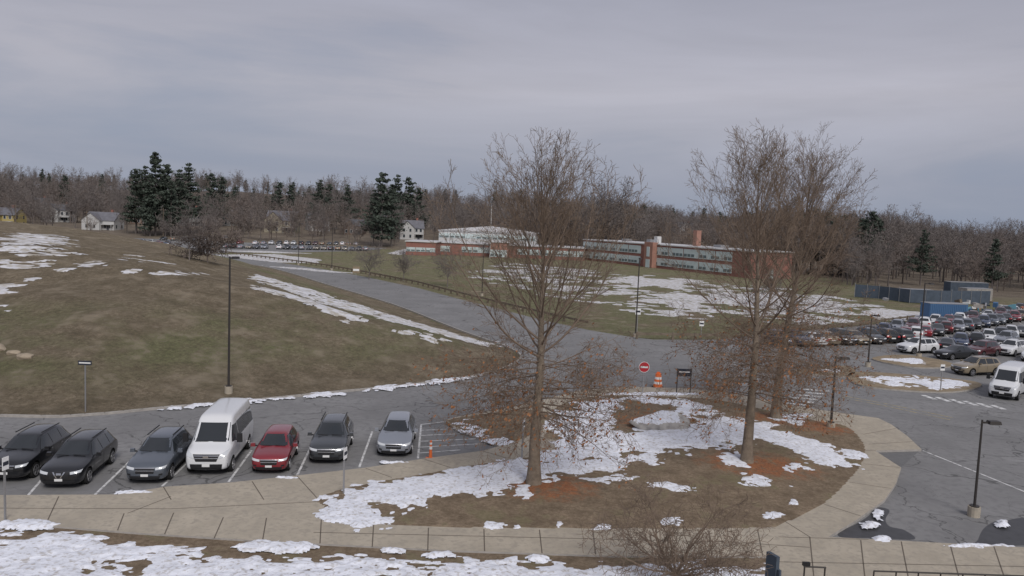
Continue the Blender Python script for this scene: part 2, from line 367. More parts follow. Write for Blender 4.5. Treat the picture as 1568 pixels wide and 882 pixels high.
S = [blob(*b_, .13) for b_ in [(755, 804, 22, 6), (857, 803, 8, 4), (925, 806, 18, 5), (1026, 799, 24, 9), (1184, 789, 22, 7), (1215, 770, 11, 6), (598, 841, 18, 5), (672, 848, 28, 6), (826, 852, 18, 5), (422, 836, 66, 9), (1345, 787, 8, 7), (1333, 803, 14, 5), (1350, 824, 10, 4), (1500, 835, 60, 3), (1535, 800, 7, 5), (205, 753, 30, 3), (440, 731, 22, 2.5), (602, 707, 22, 2.2), (40, 802, 50, 8), (1220, 636, 26, 3), (1000, 603, 80, 2.5), (793, 806, 5, 3)]]
snow('snow_lumps', S, lambda X, Y: X*0+ZS-.01, .06, .08, .3, .6, .35, .0, seed=8, fine=.3, fs=.2)
strip = PX([(-60, 803), (60, 806), (180, 820), (330, 834), (480, 848), (700, 856), (930, 864), (1188, 866), (1188, 990), (-60, 990)], .06)
snow('snow_verge', [strip], lambda X, Y: X*0+.06, .08, .05, .8, 1.4, .95, -.28, seed=21, fine=.8, fs=.3, rot=.1, st=1.8)
def PT(q): return [GT(*p) for p in q]
clipm = lambda X, Y: sdf(MOUND, X, Y)+.4
S = [PT(q) for q in [[(0, 364), (40, 359), (95, 362), (100, 374), (75, 388), (55, 400), (30, 418), (0, 432)], [(0, 434), (60, 424), (95, 414), (80, 422), (40, 434), (0, 446)]]]
snow('snow_on_mound', S, lambda X, Y: H(X, Y)+.02, .22, .05, 2.0, 2.6, .9, -.16, m_snow_far, seed=5, clip=clipm, fine=1.0, fs=.9, rot=.35, st=2.6)
S = [PT(q) for q in [[(90, 407), (130, 404), (180, 405), (172, 411), (120, 413)], [(190, 412), (250, 415), (310, 419), (300, 423), (200, 417)], [(100, 386), (180, 392), (260, 402), (180, 396), (100, 390)], [(0, 470), (15, 478), (10, 488), (0, 486)]]]
snow('snow_on_mound', S, lambda X, Y: H(X, Y)+.02, .2, .04, 1.6, 1.8, 1.0, -.30, m_snow_far, seed=55, clip=clipm, fine=1.1, fs=.8, rot=.35, st=2.6)
S = [PT(q) for q in [[(395, 421), (500, 450), (600, 482), (700, 511), (765, 528), (740, 530), (660, 508), (560, 482), (450, 450), (390, 428)], [(392, 438), (450, 452), (560, 490), (540, 491), (450, 459), (395, 444)], [(600, 505), (650, 511), (690, 522), (650, 519), (605, 510)]]]
snow('snow_by_roadside', S, lambda X, Y: H(X, Y)+.03, .18, .05, 1.2, 2.0, .95, -.24, mt=m_snow_far, seed=15, clip=clipm, fine=.9, fs=.6)
snow('snow_at_kerb', [PT([(215, 631), (280, 624), (350, 616), (450, 610), (560, 599), (650, 588), (740, 575), (738, 579), (650, 592), (560, 603), (450, 614), (350, 621), (250, 633)])], lambda X, Y: np.maximum(H(X, Y), 0)+.10, .12, .07, .6, 1.8, .9, -.12, seed=35, fine=.5, fs=.4)
fieldclip = lambda X, Y: -sdf(asph, X, Y)
S = [PX(q) for q in [[(1075, 444), (1150, 448), (1290, 462), (1300, 480), (1180, 474), (1085, 462)], [(955, 424), (1040, 430), (1040, 442), (960, 438)], [(1000, 454), (1075, 462), (1060, 470), (1000, 462)], [(1330, 468), (1430, 480), (1410, 496), (1330, 488)],
                     [(760, 400), (900, 412), (1180, 438), (1300, 455), (1420, 485), (1300, 505), (1000, 485), (850, 460), (700, 420)], [(1190, 480), (1290, 484), (1330, 500), (1200, 500)]]]
snow('snow_on_field', S[:4], lambda X, Y: X*0, .4, .06, 3, 5, .8, -.18, m_snow_far, 3, fieldclip, fine=.5, fs=1.5)
snow('snow_on_field', S[4:], lambda X, Y: X*0-.004, .4, .05, 3, 6, .95, -.66, m_snow_far, 13, fieldclip, fine=.55, fs=1.5)
snow('snow_on_lot_edge', [PX(q) for q in [[(330, 390), (420, 389), (485, 397), (480, 403), (420, 401), (340, 392)], [(596, 388), (625, 380), (640, 384), (610, 390)], [(400, 407), (470, 411), (540, 418), (500, 417)], [(1020, 405), (1100, 412), (1060, 413)], [(340, 384), (400, 384), (470, 388), (400, 387)]]], lambda X, Y: X*0, .4, .06, 2, 5, .4, .05, m_snow_far, 2)
li = [smooth(PX(q, .12)) for q in [[(1300, 572), (1345, 570), (1480, 582), (1500, 592), (1440, 600), (1320, 590)], [(1335, 549), (1380, 543), (1440, 551), (1460, 560), (1400, 562)], [(1215, 568), (1290, 560), (1310, 568), (1290, 576)]]]
m_li = mat('dry_turf', (.24, .19, .13), .95, ns=1, amt=.3, bs=5)
for q in li: slab('traffic_island', q, 0, .12, m_li, side=m_kerb)
snow('snow_on_islands', [PX([(1320, 577), (1400, 574), (1480, 584), (1490, 592), (1440, 597), (1340, 590)], .12), PX([(1345, 550), (1400, 548), (1430, 555), (1400, 559)], .12), PX([(1240, 566), (1290, 564), (1285, 572)], .12)], lambda X, Y: X*0+.12, .13, .06, .6, 2, .9, -.32, seed=6, clip=lambda X, Y: np.maximum(np.maximum(sdf(li[0], X, Y), sdf(li[1], X, Y)), sdf(li[2], X, Y)), fine=.7)
# ------------------------------------------------------------------ markings
mk = MB()
for a, c in [((40, 762), (80, 716)), ((145, 758), (199, 706)), ((248, 745), (290, 706)), ((350, 738), (385, 690)), ((455, 728), (480, 676)), ((550, 716), (570, 661)), ((640, 702), (645, 650)), ((645, 650), (688, 645)),
             ((645, 659), (697, 657)), ((643, 667), (712, 664)), ((642, 676), (730, 672)), ((641, 685), (748, 679)), ((640, 694), (705, 689))]:
    stripe(mk, G(*a), G(*c), .11, .008, m_white)
for i in range(6): stripe(mk, G(1199+i*6, 617-i*4.2), G(1240+i*6, 621-i*4.4), .38, .008, m_white)
for i in range(6): stripe(mk, G(1413+21*i, 605+3*i), G(1433+21*i, 612+3*i), .45, .008, m_white)
stripe(mk, G(1413, 690), G(1500, 725), .12, .008, m_white); stripe(mk, G(1500, 725), G(1640, 782), .12, .008, m_white)
for a, c in [((1290, 606), (1355, 618)), ((1355, 618), (1460, 640)), ((1290, 609), (1352, 621)), ((1352, 621), (1455, 643))]: stripe(mk, G(*a), G(*c), .12, .008, m_yel)
for k in range(12):
    a = G(1400+k*16, 520-k*2.6); 
    stripe(mk, a, (a[0]-2.0, a[1]-4.6), .1, .008, m_white)
mk.obj('road_markings')
slab('asphalt_patch', PX([(1336, 689), (1408, 690), (1381, 715)]), 0, .004, m_asph_new)
for q in [[(1285, 815), (1310, 803), (1330, 790), (1338, 780), (1349, 777), (1362, 782), (1356, 795), (1362, 806), (1385, 812), (1400, 826), (1340, 824), (1290, 823)], [(1498, 826), (1506, 810), (1520, 800), (1540, 797), (1568, 793), (1590, 800), (1590, 832), (1500, 834)]]:
    slab('wet_patch', smooth(PX(q)), 0, .005, m_asph_dk)
# ------------------------------------------------------------------ trees
def grow(r, segs, p, d, Ln, rad, lv, C):
    sl = C['sl'][lv]; n = max(2, int(Ln/sl)); st = Ln/n; rr = rad
    k = C['kids'][lv]; acc = r.random()*k if k else 0
    for i in range(n):
        w = C['wob'][lv]
        d = (d+Vector((r.gauss(0, w), r.gauss(0, w), r.gauss(0, w)+C['up'][lv]))).normalized()
        q = p+d*st; r2 = max(rad*(1-(i+1)/n*C['tap'][lv]), C['rmin'])
        segs.append((p, q, rr, r2, lv)); p = q; rr = r2
        if lv+1 < len(C['sl']) and k:
            t = (i+1)/n
            if t < C['bare'][lv]: continue
            acc += st
            while acc > k:
                acc -= k
                a = math.radians(r.uniform(*C['ang'][lv])); ax = d.orthogonal().normalized()
                ax.rotate(Matrix.Rotation(r.uniform(0, 6.283), 3, d))
                nd = d.copy(); nd.rotate(Matrix.Rotation(a, 3, ax))
                grow(r, segs, p, nd, r.uniform(*C['len'][lv+1])*(1-.45*t)*(C.get('ls', 1)), max(rr*C['rf'], C['rmin']), lv+1, C)
def tubes(name, segs, mats, extra=None):
    vs = []; fs = []; mi = []; cnt = 0
    for grp, n in ((0, 9), (1, 5), (2, 3)):
        S = [s for s in segs if (s[2] > .07) == (grp == 0) and (grp == 0 or (s[2] > .02) == (grp == 1))]
        if not S: continue
        A = np.array([s[0] for s in S]); B = np.array([s[1] for s in S]); ra = np.array([s[2] for s in S]); rb = np.array([s[3] for s in S])
        D = B-A; D /= np.linalg.norm(D, axis=1)[:, None]+1e-9
        ref = np.where(np.abs(D[:, 2:3]) < .9, np.array([[0, 0, 1.]]), np.array([[1., 0, 0]]))
        if grp == 0: ref = np.tile(np.array([[1., .02, 0]]), (len(S), 1))
        x = np.cross(D, ref); x /= np.linalg.norm(x, axis=1)[:, None]+1e-9; y = np.cross(D, x)
        an = np.arange(n)*2*np.pi/n
        ring = x[:, None, :]*np.cos(an)[None, :, None]+y[:, None, :]*np.sin(an)[None, :, None]
        V = np.concatenate([A[:, None]+ring*ra[:, None, None], B[:, None]+ring*rb[:, None, None]], 1).reshape(-1, 3)
        i = np.arange(n); j = (i+1) % n
        Fq = np.stack([i, j, n+j, n+i], -1)[None]+(np.arange(len(S))*2*n)[:, None, None]+cnt
        vs.append(V); fs.append(Fq.reshape(-1, 4)); mi.append(np.full(len(S)*n, 0 if grp == 0 else 1)); cnt += len(V)
    if extra is not None and len(extra):
        V = extra.reshape(-1, 3); nq = len(V)//4
        vs.append(V); fs.append(np.arange(nq*4).reshape(-1, 4)+cnt); mi.append(np.full(nq, 2))
    V = np.concatenate(vs); Q = np.concatenate(fs); mi = np.concatenate(mi)
    me = bpy.data.meshes.new(name); me.vertices.add(len(V)); me.vertices.foreach_set('co', V.astype(np.float32).ravel())
    me.loops.add(len(Q)*4); me.loops.foreach_set('vertex_index', Q.astype(np.int32).ravel())
    me.polygons.add(len(Q)); me.polygons.foreach_set('loop_start', np.arange(0, len(Q)*4, 4, dtype=np.int32))
    for m in mats: me.materials.append(m)
    me.polygons.foreach_set('material_index', mi.astype(np.int32)); me.polygons.foreach_set('use_smooth', np.ones(len(Q), bool))
    me.update(calc_edges=True); return me
def quads(cs, size, r):
    out = []
    for c in cs:
        a = Vector((r.gauss(0, 1), r.gauss(0, 1), r.gauss(0, 1))).normalized(); x = a.orthogonal().normalized(); y = a.cross(x)
        s = size*r.uniform(.6, 1.3); c = Vector(c)
        out += [c-x*s-y*s*.6, c+x*s-y*s*.6, c+x*s+y*s*.6, c-x*s+y*s*.6]
    return np.array([list(o) for o in out])
def oak(name, seed, base, Ht, rad, W, NL=58, h0=.21, V=1.0):
    r = random.Random(seed); segs = []; p = Vector((0, 0, -.1)); d = Vector((0, 0, 1)); n = 22; tr = [p.copy()]; rr = rad*1.35
    def tr_r(t): return rad*((1-t)**1.25*.95+.05) if t > .05 else rad*(1.3-5*t)
    TH = Ht*.9
    for i in range(n):
        d = (d+Vector((r.gauss(0, .02), r.gauss(0, .02), .05))).normalized(); q = p+d*(TH/n); t = (i+1)/n
        r2 = max(tr_r(t), .015); segs.append((p, q, rr, r2, 0)); p = q; rr = r2; tr.append(p.copy())
    def at(h):
        f = min(h/TH*n, n-.01); i = int(f); return tr[i].lerp(tr[i+1], f-i), tr_r(min(h/TH, 1))
    base_C = dict(sl=[.8, .5, .3, .22, .2], kids=[0, .34, .24, .17, 0], wob=[.02, .04, .06, .08, .1], up=[0, .03, .055, .03, 0], tap=[.5, .85, .75, .6, .5], rmin=.0068,
                  bare=[0, .15, .12, .1, 0], ang=[(0, 0), (16, 36), (20, 42), (25, 50)], len=[0, 0, (.9, 2.1), (.45, 1.05), (.2, .45)], rf=.5)
    low_C = dict(base_C); low_C['up'] = [0, -.018, -.01, 0, 0]; low_C['ang'] = [(0, 0), (30, 60), (30, 60), (30, 60)]; low_C['len'] = [0, 0, (.8, 2.0), (.4, 1.0), (.2, .5)]; low_C['wob'] = [.02, .06, .1, .12, .12]
    NLOW = 26
    for k in range(NL+NLOW):
        if k >= NL: t = (k-NL+r.random())/NLOW*.3
        else: t = ((k+r.random())/NL)**1.1
        h = Ht*(h0+(.86-h0)*t); o, tr_ = at(h); a = k*2.4+r.uniform(-.6, .6)
        if t < .25 or k >= NL:
            el = math.radians(r.uniform(-24, 8)+t*70); Ln = W*r.uniform(.6, 1.12); ra = tr_*r.uniform(.13, .21); C = low_C
        elif t < .62:
            el = math.radians(22+(t-.25)/.37*40+r.uniform(-8, 8)); up = .075 if el < .7 else .05; C = dict(base_C); C['up'] = [0, up, .05, .03, 0]
            top = Ht*r.choice([.78, .86, .93, 1.0]); Ln = min((top-h)/math.sin(min(el+.42, 1.5)), 9.5)*V*r.uniform(.85, 1.0); ra = tr_*r.uniform(.26, .40)
        else:
            el = math.radians(58+(t-.62)*40+r.uniform(-8, 6)); Ln = (Ht*r.uniform(.85, 1.02)-h); ra = tr_*r.uniform(.35, .6); C = base_C
        Ln = max(Ln, .6)
        grow(r, segs, o, Vector((math.cos(a)*math.cos(el), math.sin(a)*math.cos(el), math.sin(el))), Ln, max(ra, .014), 1, C)
    segs = [s for s in segs if s[1].z < Ht*1.03]
    cs = []
    for s in segs:
        q = s[1]
        if s[4] >= 3 and q.z < Ht*.5 and r.random() < .24*max(0, 1-q.z/(Ht*.52)): cs.append(q+Vector((r.gauss(0, .06), r.gauss(0, .06), -.05)))
    me = tubes(name, segs, [m_bark, m_twig, m_leafdead], quads(cs, .055, r))
    o = link(bpy.data.objects.new(name, me)); o.location = (base[0], base[1], .2); return o
oak('bare_oak_tree', 3, T_A, 15.7, .31, 5.0, 66)
oak('bare_oak_tree', 8, T_B, 17.2, .29, 4.4, 56, V=.9)
oak('bare_oak_tree', 15, T_C, 18.4, .33, 5.2, 64, V=.9)
def smalltree(name, seed, x, y, z, ht, spread, rad, m=m_twig, rmin=.006, ks=1.0, nl=7):
    g = max(1, ht/3.4)*ks
    C = dict(sl=[.25, .3*g, .22*g, .15*g, .12*g], kids=[0, .26*g, .17*g, .12*g, 0], wob=[.05, .12, .16, .16, .18], up=[0, .02, .02, .0, 0], tap=[.4, .8, .7, .6, .5], rmin=rmin, bare=[0, .1, .1, .1, 0], ang=[(0, 0), (30, 65), (35, 70), (35, 70)], len=[0, 0, (.7, 1.6), (.35, .8), (.15, .4)], rf=.55, ls=ht/3.4)
    r = random.Random(seed); segs = []; p = Vector((0, 0, -.1)); f = ht*.25
    segs.append((p, Vector((0.03, 0, f)), rad, rad*.8, 0))
    for k in range(nl):
        a = 6.283*k/nl+r.uniform(-.3, .3); ti = math.radians(r.uniform(15, 60)*spread)
        grow(r, segs, Vector((0.03, 0, f)), Vector((math.cos(a)*math.sin(ti), math.sin(a)*math.sin(ti), math.cos(ti))), ht*r.uniform(.65, .85), rad*.45, 1, C)
    me = tubes(name, segs, [m, m]); o = link(bpy.data.objects.new(name, me)); o.location = (x, y, z); return o
px = UD(1070, 25.5); smalltree('crabapple_tree', 5, px[0]-.1, 25.5, -.3, 4.1, 1.45, .09, rmin=.0075, nl=13, ks=.9)
for i, (u, v, h) in enumerate([(565, 428, 6.5), (618, 430, 5.5), (685, 440, 7), (290, 398, 6), (740, 395, 6), (1178, 470, 5), (1100, 405, 6)]):
    x, y = GT(u, v); smalltree('young_tree', 20+i, x, y, H1(x, y), h, .75, .10, m_fartwig, .018, 1.1, 7)
x, y = GT(300, 402); smalltree('bare_shrub', 44, x-1, y+6, H1(x-1, y+6)-.6, 5.5, 1.3, .1, m_fartwig2, .026, .9, 9)
def farmesh(name, seed, m, ht=16, dens=1.0, tw=.042, spread=1.0):
    C = dict(sl=[1.5, 1.2, .9, .7], kids=[0, .62/dens, .38/dens, 0], wob=[.03, .08, .12, .14], up=[0, .05, .03, .02], tap=[.5, .8, .7, .5], rmin=tw, bare=[0, .1, .1, 0], ang=[(0, 0), (25, 55), (25, 60)], len=[0, 0, (1.8, 4.2), (.9, 2.0)], rf=.5)
    r = random.Random(seed); segs = []; p = Vector((0, 0, -1)); f = ht*r.uniform(.2, .35)
    segs.append((p, Vector((0, 0, f)), .28, .2, 0))
    nl = 6
    for k in range(nl):
        a = 6.283*k/nl+r.uniform(-.4, .4); ti = math.radians(r.uniform(8, 38)*spread)
        grow(r, segs, Vector((0, 0, f)), Vector((math.cos(a)*math.sin(ti), math.sin(a)*math.sin(ti), math.cos(ti))), (ht-f)*r.uniform(.75, 1.0), .13, 1, C)
    V = []
    for a, b_, r0, r1, lv in segs:
        d = (b_-a); s = d.cross(Vector((r.gauss(0, 1), r.gauss(0, 1), r.gauss(0, .5)))).normalized()
        V += [a-s*r0, a+s*r0, b_+s*r1, b_-s*r1]
        if lv == 0:
            s2 = s.cross(d).normalized(); V += [a-s2*r0, a+s2*r0, b_+s2*r1, b_-s2*r1]
    n = len(V)//4; me = bpy.data.meshes.new(name); me.from_pydata([tuple(v) for v in V], [], [(4*i, 4*i+1, 4*i+2, 4*i+3) for i in range(n)])
    me.materials.append(m); return me
def pinemesh(name, seed, ht, w, bare=.2):
    r = random.Random(seed); mb = MB(); mb.cyl((0, 0, -1), (0, 0, ht*.97), .32, .06, m_fartwig, 6)
    cs = []; h = ht*bare
    while h < ht:
        t = (h-ht*bare)/(ht*(1-bare)); rw = w*(1-t)**.75*(.6+.7*r.random())+.5
        for k in range(r.randint(3, 6)):
            a = r.uniform(0, 6.283); Lb = rw*r.uniform(.45, 1.15)
            tip = Vector((math.cos(a)*Lb, math.sin(a)*Lb, h+Lb*.22))
            mb.cyl((0, 0, h), tip, .07, .03, m_fartwig, 3, False)
            for j in range(int(9+Lb*7)):
                s = r.uniform(.3, 1.05); c = Vector((0, 0, h)).lerp(tip, s); sp_ = .25+.2*Lb*.5
                cs.append(c+Vector((r.gauss(0, sp_), r.gauss(0, sp_), r.gauss(0, .22))))
        h += r.uniform(.6, 1.5)
    Q = quads(cs, .32, r); n = len(Q)//4
    mb.add([tuple(q) for q in Q], [(4*i, 4*i+1, 4*i+2, 4*i+3) for i in range(n)], m_pine)
    return mb.mesh(name)
def instancer(name, me, items):
    V = []; F_ = []
    for (x, y, z, s, a) in items:
        b0 = len(V); c, sn = math.cos(a)*s*.5, math.sin(a)*s*.5
        V += [(x-c+sn, y-sn-c, z), (x+c+sn, y+sn-c, z), (x+c-sn, y+sn+c, z), (x-c-sn, y-sn+c, z)]; F_.append((b0, b0+1, b0+2, b0+3))
    m = bpy.data.meshes.new(name); m.from_pydata(V, [], F_); o = link(bpy.data.objects.new(name, m))
    o.instance_type = 'FACES'; o.use_instance_faces_scale = True; o.instance_faces_scale = 1.0
    o.show_instancer_for_render = False; o.show_instancer_for_viewport = False
    c = link(bpy.data.objects.new('tree_form', me)); c.parent = o; return o
FM = [farmesh('bare_a', 1, m_fartwig, 16), farmesh('bare_b', 2, m_fartwig2, 15, spread=1.4), farmesh('bare_c', 3, m_fartwig, 19, spread=.8), farmesh('bare_d', 4, m_fartwig2, 13, 1.1, spread=1.5), farmesh('bare_e', 6, m_fartwig, 15, 1.05, spread=1.2)]
items = [[] for _ in FM]
def addt(x, y, s, var=.6): 
    k = R.randrange(len(FM)); f = 1+var*(fb1(x/38, y/60, 3, 77)-.5)*2
    items[k].append((x, y, H1(x, y)-.3, s*f*R.uniform(.75, 1.2), R.uniform(0, 6.28)))
houses = [(8, 345, 13, 5.5, 3, 'y', 0), (92, 390, 12, 6, 3, 'w', .2), (160, 350, 13, 4.5, 3.5, 'w', 0), (292, 400, 11, 6.5, 3, 'g', .3), (434, 378, 14, 6, 4.5, 't', 0), (486, 400, 10, 6, 3.5, 'w', .5), (630, 368, 11, 5.5, 3.5, 'w', .2), (545, 385, 9, 4.5, 3, 'b', 0), (355, 415, 10, 6, 3.5, 'g', .4), (1048, 560, 12, 7, 4, 'w', .2), (590, 405, 9, 6, 3.5, 't', .6), (60, 430, 11, 6.5, 3.5, 'g', .1), (218, 400, 10, 6, 3.5, 'b', .3)]
hw = [(*UD(h[0], h[1]), h[1]) for h in houses]
def clear(x, y):
    for hx, hy, d in hw:
        if abs(x-hx) < 9 and abs(y-hy) < 8: return False
        if abs(x-hx*y/hy) < 3.5 and hy-40 < y < hy: return False
    return True
for _ in range(620):
    d = R.uniform(316, 470); u = R.uniform(-120, 790); x, y = UD(u, d)
    if d < 340 and R.random() < .55: continue
    if clear(x, y): addt(x, y, R.uniform(.8, 1.25)*(1 if d > 350 else .75))
for _ in range(1900):
    d = 470+520*R.random()**.8; u = R.uniform(-160, 1730); x, y = UD(u, d); addt(x, y, R.uniform(.8, 1.15))
for _ in range(400):
    d = R.uniform(310, 470); u = R.uniform(790, 1700); x, y = UD(u, d); addt(x, y, R.uniform(.65, 1.0))
for _ in range(200):
    d = R.uniform(190, 300); u = R.uniform(1290, 1720); x, y = UD(u, d); addt(x, y, R.uniform(.7, .95), .3)
for _ in range(60):
    d = R.uniform(312, 345); u = R.uniform(775, 955); x, y = UD(u, d); addt(x, y, R.uniform(1.15, 1.4), .2)
for _ in range(60):
    d = R.uniform(232, 262); u = R.uniform(1165, 1310); x, y = UD(u, d); addt(x, y, R.uniform(.95, 1.15), .2)
for k, me in enumerate(FM): instancer('distant_bare_trees', me, items[k])
PM = [pinemesh('pine_a', 1, 24, 5.2), pinemesh('pine_b', 2, 22, 4.2, .3), pinemesh('pine_c', 3, 20, 4.6, .12), pinemesh('pine_d', 5, 26, 5.8, .25)]
pines = [(208, 330, 27), (222, 328, 29), (238, 325, 34), (254, 330, 30), (274, 335, 28), (288, 345, 31), (230, 322, 24), (262, 324, 23), (100, 420, 23), (325, 390, 27), (340, 400, 25), (427, 400, 24), (445, 410, 23), (490, 400, 26), (503, 405, 24), (532, 410, 24), (585, 314, 30), (600, 320, 25), (573, 322, 23), (625, 385, 29), (640, 395, 24), (608, 380, 30), (1332, 225, 20), (1345, 230, 18), (1318, 235, 18), (1325, 222, 17), (1415, 205, 15), (1525, 190, 13), (1180, 250, 20), (1200, 255, 21), (1222, 250, 20), (1245, 252, 21), (1268, 250, 20), (1290, 245, 19), (1190, 243, 17), (1235, 243, 18), (1280, 240, 18), (970, 420, 16), (1178, 480, 22), (800, 330, 14)]
for i, (u, d, h) in enumerate(pines):
    k = R.randrange(4); o = link(bpy.data.objects.new('pine_tree', PM[k])); x, y = UD(u, d); s = h/[24, 22, 20, 26][k]
    o.location = (x, y, H1(x, y)-.3); o.scale = (s, s, s); o.rotation_euler.z = R.uniform(0, 6)
instancer('distant_evergreens', PM[2], [(lambda p: (p[0], p[1], H1(*p)-.3, R.uniform(.7, 1.05), R.uniform(0, 6)))(UD(R.uniform(-150, 1300), R.uniform(440, 980))) for _ in range(110)])
# ------------------------------------------------------------------ houses
HC = {'y': (.38, .31, .13), 'w': (.46, .46, .46), 'g': (.24, .24, .24), 't': (.30, .27, .21), 'b': (.18, .13, .105)}
HM = {k: mat('house_siding_'+k, c, .8, ns=.5, amt=.08) for k, c in HC.items()}
m_roof = mat('shingle_roof', (.10, .105, .12), .9, ns=.8, amt=.2); m_roof2 = mat('shingle_roof_grey', (.15, .15, .17), .9, ns=.8, amt=.2)
m_win = mat('window_glass', (.04, .05, .06), .15, spec=.6); m_trim = mat('white_trim', (.55, .55, .55), .7)
for i, (u, d, w, hh, rh, c, rot) in enumerate(houses):
    x, y = UD(u, d); e = empty('wooden_house', (x, y, H1(x, y)-.3), rot); dp = 9; wm = HM[c]; rm = m_roof if i % 2 else m_roof2
    a = MB(); a.box((0, 0, hh/2), (w, dp, hh), wm)
    hw_ = w*.3
    a.box((-w*.2, -dp/2-1.2, hh/2), (hw_*2, 2.4, hh-.05), wm)
    a.add([(-w*.2-hw_, -dp/2-2.4, hh), (-w*.2+hw_, -dp/2-2.4, hh), (-w*.2, -dp/2-2.4, hh+rh*.85)], [(0, 1, 2)], wm)
    for sx in (-1, 1): a.add([(sx*w/2, -dp/2, hh), (sx*w/2, dp/2, hh), (sx*w/2, 0, hh+rh)], [(0, 1, 2)], wm)
    a.obj('walls', e)
    a = MB(); ov = .4
    a.add([(-w/2-ov, -dp/2-ov, hh-.25), (w/2+ov, -dp/2-ov, hh-.25), (w/2+ov, 0, hh+rh), (-w/2-ov, 0, hh+rh), (-w/2-ov, dp/2+ov, hh-.25), (w/2+ov, dp/2+ov, hh-.25)], [(0, 1, 2, 3), (3, 2, 5, 4)], rm)
    gx = -w*.2; gy = -dp/2-2.8
    a.add([(gx-hw_-.4, gy, hh-.3), (gx, gy, hh+rh*.85+.1), (gx+hw_+.4, gy, hh-.3), (gx-hw_-.4, 0, hh-.3), (gx, -.3, hh+rh*.85+.1), (gx+hw_+.4, 0, hh-.3)], [(0, 1, 4, 3), (1, 2, 5, 4)], rm)
    a.obj('roof', e)
    a = MB(); a.box((w*.25, .5, hh+rh), (.9, .9, 2.2), m_brick); a.obj('chimney', e)
    a = MB()
    for fl in range(2 if hh > 5.4 else 1):
        z = 1.7+fl*2.7
        for wx in (-w*.33, -w*.07): a.box((wx, -dp/2-2.42, z), (1.25, .1, 1.7), m_trim); a.box((wx, -dp/2-2.5, z), (.95, .08, 1.4), m_win)
        for wx in (w*.2, w*.38): a.box((wx, -dp/2-.03, z), (1.25, .1, 1.7), m_trim); a.box((wx, -dp/2-.1, z), (.95, .08, 1.4), m_win)
        for wy in (-2.4, 2.4): a.box((w/2+.03, wy, z), (.1, .95, 1.4), m_win); a.box((-w/2-.03, wy, z), (.1, .95, 1.4), m_win)
    a.obj('windows', e)
    a = MB(); a.box((w*.29, -dp/2-.05, 1.1), (1, .12, 2.1), m_roof); a.box((w*.3, -dp/2-1.0, 2.6), (w*.38, 2, .15), m_trim)
    for wx in (w*.13, w*.47): a.box((wx, -dp/2-1.9, 1.3), (.15, .15, 2.6), m_trim)
    a.obj('porch_and_door', e)
# ------------------------------------------------------------------ school
e = empty('brick_school_building')
walls, wins, roofs = MB(), MB(), MB()
m_panel = mat('window_panel', (.52, .60, .60), .4, ns=.4, amt=.12); m_roofw = mat('flat_roof', (.5, .5, .52), .9, ns=.3, amt=.1); m_wallw = mat('painted_panel', (.56, .56, .56), .7)
m_win2 = mat('school_window_glass', (.13, .17, .18), .2, spec=.6)
def wing(A, B, dep, h, bands, nb, base=0, wm=m_brick, gaps=()):
    A = Vector((*A, 0)); B = Vector((*B, 0)); t = (B-A); Ln = t.length; t.normalize(); n = Vector((-t.y, t.x, 0))
    if n.y < 0: n = -n
    c = (A+B)/2+n*dep/2; a = math.atan2(t.y, t.x)
    walls.box((c.x, c.y, base+h/2), (Ln, dep, h), wm, rz=a)
    roofs.box((c.x, c.y, base+h+.14), (Ln+.7, dep+.7, .28), m_wallw, rz=a)
    roofs.box((c.x, c.y, base+h+.30), (Ln-.4, dep-.4, .06), m_roofw, rz=a)
    for z0, z1 in bands:
        for k in range(nb):
            s0 = (k+.03)/nb*Ln; s1 = (k+.97)/nb*Ln; sm = (s0+s1)/2/Ln
            if any(g0 < sm < g1 for g0, g1 in gaps): continue
            q = A+t*(s0+s1)/2-n*.04; wd = s1-s0
            wins.box((q.x, q.y, base+(z0+z1)/2), (wd, .2, z1-z0), m_panel, rz=a)
            npn = max(2, int(wd/1.3))
            for j in range(npn):
                if (j+k) % 4 == 3: continue
                qq = A+t*(s0+wd*(j+.5)/npn)-n*.16
                zz = z0+(z1-z0)*.28
                wins.box((qq.x, qq.y, base+zz), (wd/npn-.3, .06, (z1-z0)*.32), m_win2, rz=a)
    return A, t, n, a, Ln
A, B = (24.6, 278), (62.5, 206)
A_, t, n, a, Ln = wing(A, B, 15, 7.0, [(.8, 3.1), (4.0, 6.5)], 12, gaps=((.40, .52), (.93, 1)))
q = A_+t*Ln*.49-n*.9; walls.box((q.x, q.y, 3.9), (4.2, 2, 7.8), m_brick2, rz=a); q2 = q-n*1.05; wins.box((q2.x, q2.y, 1.3), (1.9, .1, 2.5), m_panel, rz=a); wins.box((q2.x, q2.y, 4.9), (1.4, .1, 3), m_panel, rz=a)
q = A_+t*(Ln+.04)+n*7.5; wins.box((q.x, q.y, 1.2), (.12, 1.6, 2.4), m_panel, rz=a)
for s, nn, w_, h_, mm in ((.62, 8, 1.7, 12.0, m_brick2), (.42, 6, 1.6, 9.6, m_wallw), (.2, 7, 2.5, 8.2, m_steel), (.75, 8, 3, 8.1, m_steel), (.33, 9, 2, 8.4, m_steel)):
    q = A_+t*Ln*s+n*nn; roofs.box((q.x, q.y, h_/2+1), (w_, w_, h_-2), mm, rz=a)
wing((-37.5, 274), (24.5, 270), 16, 4.1, [(1.2, 3.1)], 16, gaps=((.0, .12), (.25, .33), (.55, .62)))
wing((-28, 292), (8, 290), 32, 8.0, [(5.6, 7.2)], 9, wm=m_wallw)
roofs.add([(-28.6, 291.5, 8.35), (8.6, 289.5, 8.35), (10.5, 321.5, 8.35), (-26.5, 323.5, 8.35), (-9, 306.5, 10.4)], [(0, 1, 4), (1, 2, 4), (2, 3, 4), (3, 0, 4)], m_snow_far)
wing((-36, 262), (-26, 261.5), 14, 4.4, [(1.2, 2.6)], 3)
